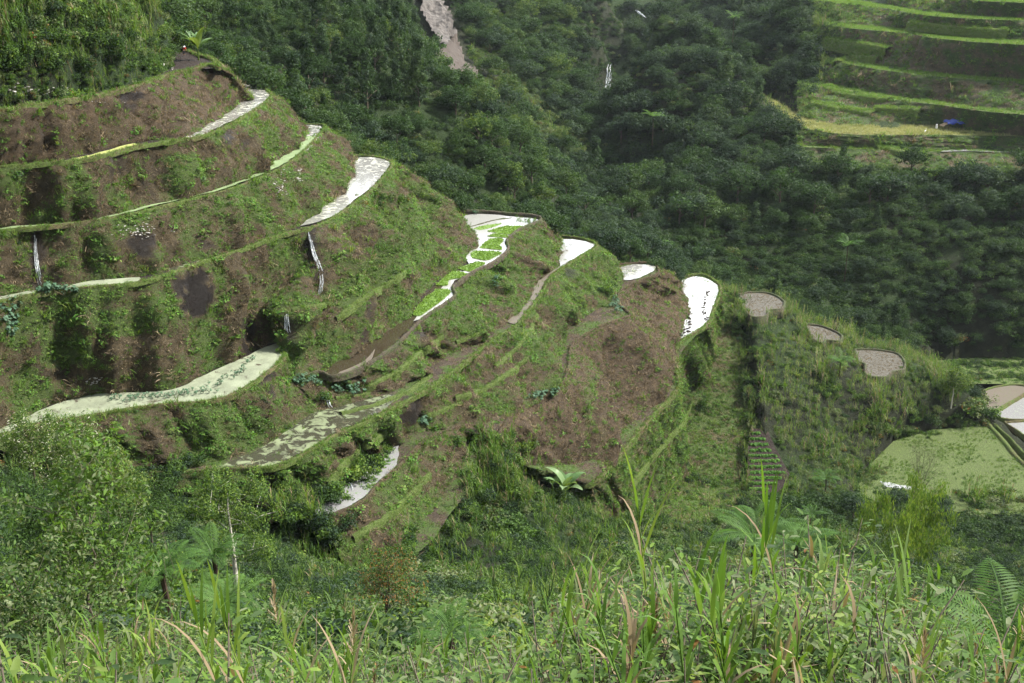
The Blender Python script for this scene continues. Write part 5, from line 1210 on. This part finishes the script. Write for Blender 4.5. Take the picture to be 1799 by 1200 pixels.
branchy('young_tree', base_at(120, 800, 25, 6.2), 6.2, 'bark', 32, (-.03, 0), 16, .30, .06, cmat=['leaf_mid', 'grass_green', 'leaf_pale'], leaf=.17, nleaf=5200, low=.12, clump=.34, up=.75, asp=.38, label='slender young tree with airy pale leaves at the left edge')
branchy('young_tree', base_at(30, 960, 22, 4.6), 4.6, 'bark', 33, (-.05, 0), 13, .34, .05, cmat=['leaf_mid', 'leaf_dark', 'leaf_pale'], leaf=.15, nleaf=4200, low=.1, clump=.36, up=.7, asp=.38, label='leafy sapling in the lower left corner')
branchy('weeping_tree', base_at(1598, 868, 52, 6.0), 6.0, 'bark', 34, (-.02, 0), 9, .52, .10, cmat=['leaf_lime', 'grass_green', 'leaf_mid', 'leaf_mid'], leaf=.26, nleaf=7500, low=.5, clump=.36, droop=.4, asp=.16, up=.6, label='weeping yellow green tree behind the front reeds on the right')
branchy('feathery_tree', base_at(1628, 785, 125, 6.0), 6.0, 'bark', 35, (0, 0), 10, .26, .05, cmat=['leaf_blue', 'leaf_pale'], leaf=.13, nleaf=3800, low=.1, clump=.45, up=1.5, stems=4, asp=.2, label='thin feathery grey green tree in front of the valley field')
branchy('spur_tree', base_at(1680, 655, 229, 7.5), 7.5, 'bark_white', 36, (.03, 0), 9, .50, .16, cmat=['leaf_mid', 'leaf_lime', 'leaf_dark'], leaf=.42, nleaf=3800, low=.55, clump=1.1, label='round crowned pale trunked tree at the end of the spur')
branchy('rust_shrub', base_at(675, 975, 52, 3.4), 3.4, 'bark', 37, (0, 0), 9, .5, .07, cmat=['leaf_mid', 'leaf_rust', 'leaf_dark'], leaf=.15, nleaf=3800, low=.15, clump=.5, stems=3, label='shrub with orange tinted leaves left of centre', cat='shrub')
for i, (x, y, D, H, mts, lab) in enumerate([(45,735,72,5.0,['leaf_mid','leaf_lime','flower_white'],'bushy tree dotted with white flowers below the left paddy'),(125,745,74,5.2,['leaf_mid','grass_green','flower_white'],'flowering bushy tree second from the left edge'),(195,800,66,4.8,['leaf_mid','leaf_lime','leaf_dark'],'bright leafy tree between the flowering bushes and the white trunk'),
        (60,860,50,5.0,['leaf_dark','leaf_mid'],'dark leafy tree behind the young tree at the left'),(195,895,48,4.6,['leaf_mid','leaf_dark','grass_green'],'dense leafy tree above the large dark fern'),(255,845,78,4.5,['leaf_dark','leaf_mid'],'dark bushy tree just below the round green pond end')]):
    branchy('bushy_tree', base_at(x, y, D, H), H, 'bark', 50 + i, (0, 0), 10, .46, .10, cmat=(mts[:2] * 5 + mts[2:]), leaf=.19, nleaf=7000, low=.15, clump=.62, label=lab)
def gD(px, py): return cast(px, py)[0].y
BH = {'bush_mid': [], 'cane': [], 'bush_dark': [], 'bush_pale': []}
for cx, cy, rx, ry, n, s0, kinds in [(845,775,38,20,26,1.0,['bush_mid','cane','bush_mid']),(565,935,22,25,26,1.3,['bush_dark','bush_mid','cane']),(1525,830,26,30,50,1.0,['bush_mid','bush_pale','cane']),(1600,880,70,9,60,1.1,['bush_dark','bush_mid','cane']),(1740,880,70,14,50,1.4,['bush_dark','bush_mid','cane','bush_pale']),(1590,762,60,8,40,.9,['bush_pale','bush_mid','cane']),(1690,740,45,8,30,1.1,['bush_mid','bush_pale']),(1660,655,60,8,30,.9,['bush_mid','bush_dark']),(1730,640,90,6,50,1.2,['bush_dark','bush_mid']),(1432,40,14,26,26,2.6,['bush_dark','bush_mid']),(1430,110,16,34,34,2.6,['bush_dark','bush_mid']),(1405,160,18,10,16,1.5,['bush_dark','bush_mid']),(1460,20,10,40,16,2.0,['bush_mid']),(1730,662,90,5,50,1.2,['bush_dark','bush_mid','bush_pale']),
        (865,800,30,30,60,1.1,['cane','bush_mid','cane']),(885,860,50,50,90,1.1,['cane','bush_mid','cane']),(940,860,30,40,30,.9,['cane','bush_pale']),(1230,870,60,30,40,.9,['bush_mid','cane','bush_dark']),(505,860,20,30,16,.9,['bush_mid','bush_dark']),(690,345,60,8,20,.8,['bush_mid','cane_pale'] if False else ['bush_mid','bush_pale'])]:
    for _ in range(n):
        x, y = random.gauss(cx, rx * .6), random.gauss(cy, ry * .6); h = cast(x, y)
        BH[random.choice(kinds)].append((h[0] + Vector((0, 0, -.1)), (0, 0, rz()), s0 * random.uniform(.6, 1.5)))
for k, v in BH.items(): gn_scatter('undergrowth', v, k)
# single shrubs on the terraces
def shrub(px, py, s, st, lab, k=0):
    p, n = cast(px, py); single(st, k, 'shrub', p + Vector((0, 0, s * .15)), rz(), s, lab, 'shrub', None)
shrub(1065, 512, 2.0, 'bush_mid', 'dense round green shrub on the weedy terrace above the brown wall')
shrub(570, 652, .9, 'weeds_lime', 'small bright green weed mound at the end of the dark channel'); shrub(558, 678, 1.1, 'weeds_lime', 'bright green weed mound below the dark channel'); shrub(572, 700, 1.1, 'bush_mid', 'round green mound beside the short trickle', 1)
shrub(845, 775, 2.0, 'bush_mid', 'grassy knob left of the brown wall', 2); shrub(1235, 715, 1.6, 'bush_mid', 'round shrub on the steep green wall', 3); shrub(882, 605, .9, 'weeds_lime', 'yellow green plant on the broken terrace wall', 1); shrub(920, 665, 1.0, 'weeds_lime', 'pale leafy plant above the weedy terrace strip', 2)
shrub(1725, 705, 3.2, 'bush_pale', 'olive bush on the last hump of the spur', 1); shrub(1735, 730, 3.0, 'bush_mid', 'low olive bush over the corner of the valley field', 2); shrub(1700, 722, 3.2, 'bush_pale', 'olive bush below the pale trunked tree', 2)
shrub(480, 880, 1.4, 'bush_dark', 'dark bush at the left end of the narrow grey pond'); shrub(610, 920, 1.6, 'bush_dark', 'dark bush below the narrow grey pond', 1); shrub(75, 398, .8, 'weeds', 'weeds around the top of the left waterfall')
TP = []
for cx, cy, rx, ry, n in [(85,512,22,8,26),(15,560,16,22,22),(20,585,12,12,14),(1085,535,12,14,20),(960,700,26,10,18),(745,745,10,8,14),(540,672,30,8,20),(610,690,40,14,20),(120,515,20,4,8),(835,375,6,3,4),(870,490,10,16,12)]:
    for _ in range(n):
        x, y = random.gauss(cx, rx * .5), random.gauss(cy, ry * .5); p, nn = cast(x, y); TP.append((p, (0, 0, rz()), random.uniform(.7, 1.5)))
for i, (p, r_, s) in enumerate(TP): single('taro', i, 'taro_plant', p, r_[2], s, 'bluish broad leaved taro plant growing on a terrace wall', 'taro plant', 'wild taro on the terrace walls')
# ---- vegetable plot
g = jagged(77); D0 = cast(1335, 757)[0].y - 1.8; D1 = cast(1345, 864)[0].y - 2.2
def plot(x, y): return WD(x, y, D0 + (D1 - D0) * (y - 757) / 107)
poly('field_ground', [plot(x, y) for x, y in [(1320,753),(1348,753),(1362,785),(1378,815),(1388,832),(1380,852),(1360,870),(1322,868),(1314,840),(1314,790)]], 'dark_soil', 0).data.attributes['veg'].data.foreach_set('value', [0.0] * 10)
for i in range(11):
    y = 762 + i * 9.8; xa = 1322 if i else 1326; xb = [1342,1350,1356,1362,1368,1374,1380,1382,1378,1368,1358][i]; V0, F0, off = [], [], 0; pl = []
    for k in range(int((xb - xa) / 4.6)):
        p = plot(xa - 2 + k * 4.6 + random.gauss(0, .5), y + random.gauss(0, .5)); u = unit(g.normal(0, 1, (26, 3))); u[:, 2] = np.abs(u[:, 2]); V, F = leaves(g, np.array(p) + u * np.array([.36, .36, .34]), u + np.array([0, 0, .7]), .42, .7, jit=.4); V0.append(V); F0.append(F + off); off += len(V)
    me = np_mesh('crop_row', np.concatenate(V0), np.concatenate(F0), ['leaf_bright']); o = bpy.data.objects.new('crop_row', me); col.objects.link(o)
    tag(o, 'row of green cabbages across the steep vegetable plot', 'crop row', 'rows of the vegetable plot')
# ---- front thicket
def leafy(seed, H=2.2, ns=8, leaf=.14, mats=('leaf_mid', 'leaf_pale', 'grass_green', 'leaf_dark'), asp=.34, per=50, w_=(.4, .15, .25, .2)):
    g = jagged(seed); parts = []
    for s in range(ns):
        an = g.uniform(0, 6.28); l = H * g.uniform(.6, 1.05); o = np.array([math.cos(an), math.sin(an), 0]) * g.uniform(.1, .5) * l; b = np.array([g.normal(0, .15), g.normal(0, .15), -.3]); e = b + o + np.array([0, 0, l]); P = [b, b + (e - b) * .5 + g.normal(0, .05, 3), e]
        V, F = tube(P, [.02, .014, .006], 5); parts.append((V, F, len(mats)))
        for k in range(per):
            t = .2 + .8 * (k + .5) / per; c = P[0] + (e - P[0]) * t + g.normal(0, .05, 3); a = g.uniform(0, 6.28); d = unit(np.array([math.cos(a), math.sin(a), g.uniform(-.5, .6)])); c = c + d * g.uniform(.02, .28); sd = unit(np.cross(d, [0, 0, 1]) + g.normal(0, .25, 3)); L = leaf * g.uniform(.6, 1.3); nn = unit(np.cross(sd, d)); w2 = L * asp * .5
            V = np.array([c, c + d * L * .3 + sd * w2 + nn * w2 * .3, c + d * L * .72 + sd * w2 * .75 + nn * w2 * .1, c + d * L - nn * L * .12, c + d * L * .72 - sd * w2 * .75 + nn * w2 * .1, c + d * L * .3 - sd * w2 + nn * w2 * .3, c + d * L * .3, c + d * L * .72])
            parts.append((V, np.array([[0, 6, 1, 1], [6, 7, 2, 1], [7, 3, 2, 2], [0, 5, 6, 6], [6, 5, 4, 7], [7, 4, 3, 3]])[[1, 4]], m_ := int(g.choice(len(mats), p=w_))))
            parts.append((V, np.array([[0, 1, 6, 5], [7, 4, 3, 2]]), m_))
    V, F, M = join(parts); return np_mesh('leafy', V, F, list(mats) + ['bark'], M)
stock('leafy', [leafy(300 + i) for i in range(4)] + [leafy(310, mats=('leaf_mid', 'leaf_dark', 'leaf_lime'), leaf=.18, w_=(.4, .3, .3)), leafy(311, mats=('leaf_pale', 'leaf_mid', 'leaf_rust'), w_=[.35, .6, .05])])
def reed_meshes(seed, H=2.4, mats=('reed_green', 'grass_straw'), n=18, L=.95, wd=.04, dry=.3):
    g = jagged(seed); lean = g.normal(0, .12, 2) * H; P = [np.array([0, 0, -.4]), np.array([lean[0] * .35, lean[1] * .35, H * .5]), np.array([lean[0], lean[1], H])]
    V, F = tube(P, [.014, .011, .006], 5); st = np_mesh('stalk', V, F, [mats[0]]); parts = []
    for k in range(n):
        t = .12 + .88 * k / (n - 1); b = P[0] * (1 - t) + P[2] * t if t > .5 else P[0] + (P[1] - P[0]) * t * 2 
        b = P[1] + (P[2] - P[1]) * (t - .5) * 2 if t > .5 else b
        V, F = blades(g, 1, L * (.75 + .5 * math.sin(3.1 * t)) , wd, 1, 7, g.uniform(1.0, 2.0) * (1.25 - t * .9), 0, base=b, tilt=.25 + .5 * (1 - t)); parts.append((V, F, 1 if (t < .45 and g.random() < .6) or g.random() < dry * .4 else 0))
    V, F, M = join(parts); lv = np_mesh('leaves', V, F, list(mats), M)
    pts = []; Vs, Fs, off = [], [], 0
    for i in range(60):
        t = i / 60; c = P[2] + np.array([lean[0] * .1 * t, 0, t * .5]); a = g.uniform(0, 6.28); l = .10 * (1.1 - t); e = c + np.array([math.cos(a) * l, math.sin(a) * l, .09]); s = np.array([-math.sin(a), math.cos(a), 0]) * .006; Vs += [c - s, c + s, e + s, e - s]; Fs.append([off, off + 1, off + 2, off + 3]); off += 4
    return st, lv, np_mesh('plume', np.array(Vs), np.array(Fs), ['grass_straw'])
RM = [reed_meshes(400 + i, H=random.uniform(1.7, 2.6)) for i in range(7)] + [reed_meshes(410 + i, 2.0, ('leaf_pale', 'grass_brown'), 12, .8, .035) for i in range(3)] + [reed_meshes(420, 2.8, ('grass_green', 'grass_straw'), 15, .9, .04)]
def reed(p, k, s, plume, lab, grp):
    r = empty('reed', p, rz(), s); tag(r, lab, 'reed', grp)
    for nm, me in zip(('stalk', 'leaves', 'plume'), RM[k]):
        if nm == 'plume' and not plume: continue
        o = bpy.data.objects.new(nm, me); col.objects.link(o); o.parent = r
# height of the thicket's top along the view, as bearings
TOPX = [0, 150, 300, 420, 560, 700, 900, 1060, 1180, 1300, 1450, 1560, 1650, 1720, 1800]; TOPY = [1180, 1150, 1135, 1125, 1140, 1125, 1100, 990, 950, 975, 915, 955, 1020, 1080, 1130]
FILL = {'leafy': [], 'cane': [], 'cane_pale': []}; nre = nsh = 0
for i in range(900):
    D = 10 + 14 * random.random(); px = random.uniform(-60, 1860); ty = float(np.interp(px, TOPX, TOPY)) + random.uniform(0, 130) * (1 if D < 17 else .4) + (28 if px < 1040 else 0)
    top = WD(px, ty, D); gq = on_ground(top.x, top.y)[0]; h = top.z - gq.z
    if h < .6 or h > 5.5: continue
    k = random.random()
    if k < (.55 if px > 1000 else .25) and nre < 270:
        s = min(1.6, h / 2.3); j = random.randrange(7) if px > 1050 or random.random() < .8 else 10
        if random.random() < .3: j = 7 + random.randrange(3)
        reed(Vector((top.x, top.y, top.z - 2.3 * s - .75 * s)), j, s, random.random() < .12, 'arching reed with long narrow leaves in the front thicket', 'reeds of the front thicket'); nre += 1
    elif k < .75 and nsh < 120:
        s = min(1.35, h / 2.2); single('leafy', random.randrange(6), 'leafy_shrub', Vector((top.x, top.y, top.z - 2.25 * s)), rz(), s, 'leafy shrub with oval leaves in the front thicket', 'shrub', 'leafy shrubs of the front thicket'); nsh += 1
    else: 
        s = random.uniform(.8, 1.2); nm = 'leafy' if random.random() < .75 else ('cane' if random.random() < .7 else 'cane_pale'); FILL[nm].append((Vector((top.x, top.y, top.z - 2.0 * s - random.uniform(.2, .9))), (0, 0, rz()), s))
for i in range(420):                            # cover between and below them
    D = random.uniform(8, 27); px = random.uniform(-80, 1880); x = (px - 900) / 2000 * D * 1.15; gq = on_ground(x, D)[0]; nm = random.choice(['leafy', 'leafy', 'leafy', 'cane', 'cane_pale']); FILL[nm].append((gq + Vector((0, 0, -.1)), (0, 0, rz()), random.uniform(.7, 1.15)))
for k, v in FILL.items(): gn_scatter('undergrowth', v, k)
# tall shoots standing clear of the thicket
for px, py, D, k, s, lab in [(1165,925,13,10,1.15,'tallest upright reed shoot in the front thicket, right of centre'),(1085,965,13,0,1.0,'upright reed left of the tallest shoot'),(1285,955,13,10,1.1,'tall narrow reed shoot in front of the bright tree fern'),(1400,920,14,10,1.1,'forked reed with pinkish blades before the weeping tree'),(415,1100,9,10,.9,'pale arching reed low in the front, left of centre'),(465,1095,10,10,1.0,'upright green reed blades low in the front'),(1010,1000,13,1,.9,'small reed at the left shoulder of the thicket')]:
    if lab is None: continue
    t = WD(px, py, D); reed(t - Vector((0, 0, 2.6 * s)), k, s, False, lab, None)
for i, (px, py, D) in enumerate([(590,1050,11),(575,1090,10),(500,1120,9),(1620,1075,10),(1760,1060,10),(1215,965,12)]):
    t = WD(px, py, D); reed(t - Vector((0, 0, 2.8)), i % 3, 1.0, True, 'reed topped with a feathery brown seed plume', 'plumed reeds at the front')
# ---- air
def haze():
    x0, x1, y0, y1, z0, z1 = -700, 700, -300, 1000, -80, 320
    V = [(x, y, z) for z in (z0, z1) for y in (y0, y1) for x in (x0, x1)]
    o = obj('haze', V, [(0, 2, 3, 1), (4, 5, 7, 6), (0, 1, 5, 4), (2, 6, 7, 3), (0, 4, 6, 2), (1, 3, 7, 5)], 'bark'); o.data.materials.clear()
    m = bpy.data.materials.new('haze'); m.use_nodes = True; nt = m.node_tree; nt.nodes.clear(); out = N(nt, 'ShaderNodeOutputMaterial'); v = N(nt, 'ShaderNodeVolumePrincipled')
    v.inputs['Density'].default_value = .00004; v.inputs['Color'].default_value = (.80, .90, 1, 1); v.inputs['Anisotropy'].default_value = .2; nt.links.new(v.outputs[0], out.inputs['Volume']); o.data.materials.append(m); o['kind'] = 'stuff'
haze()
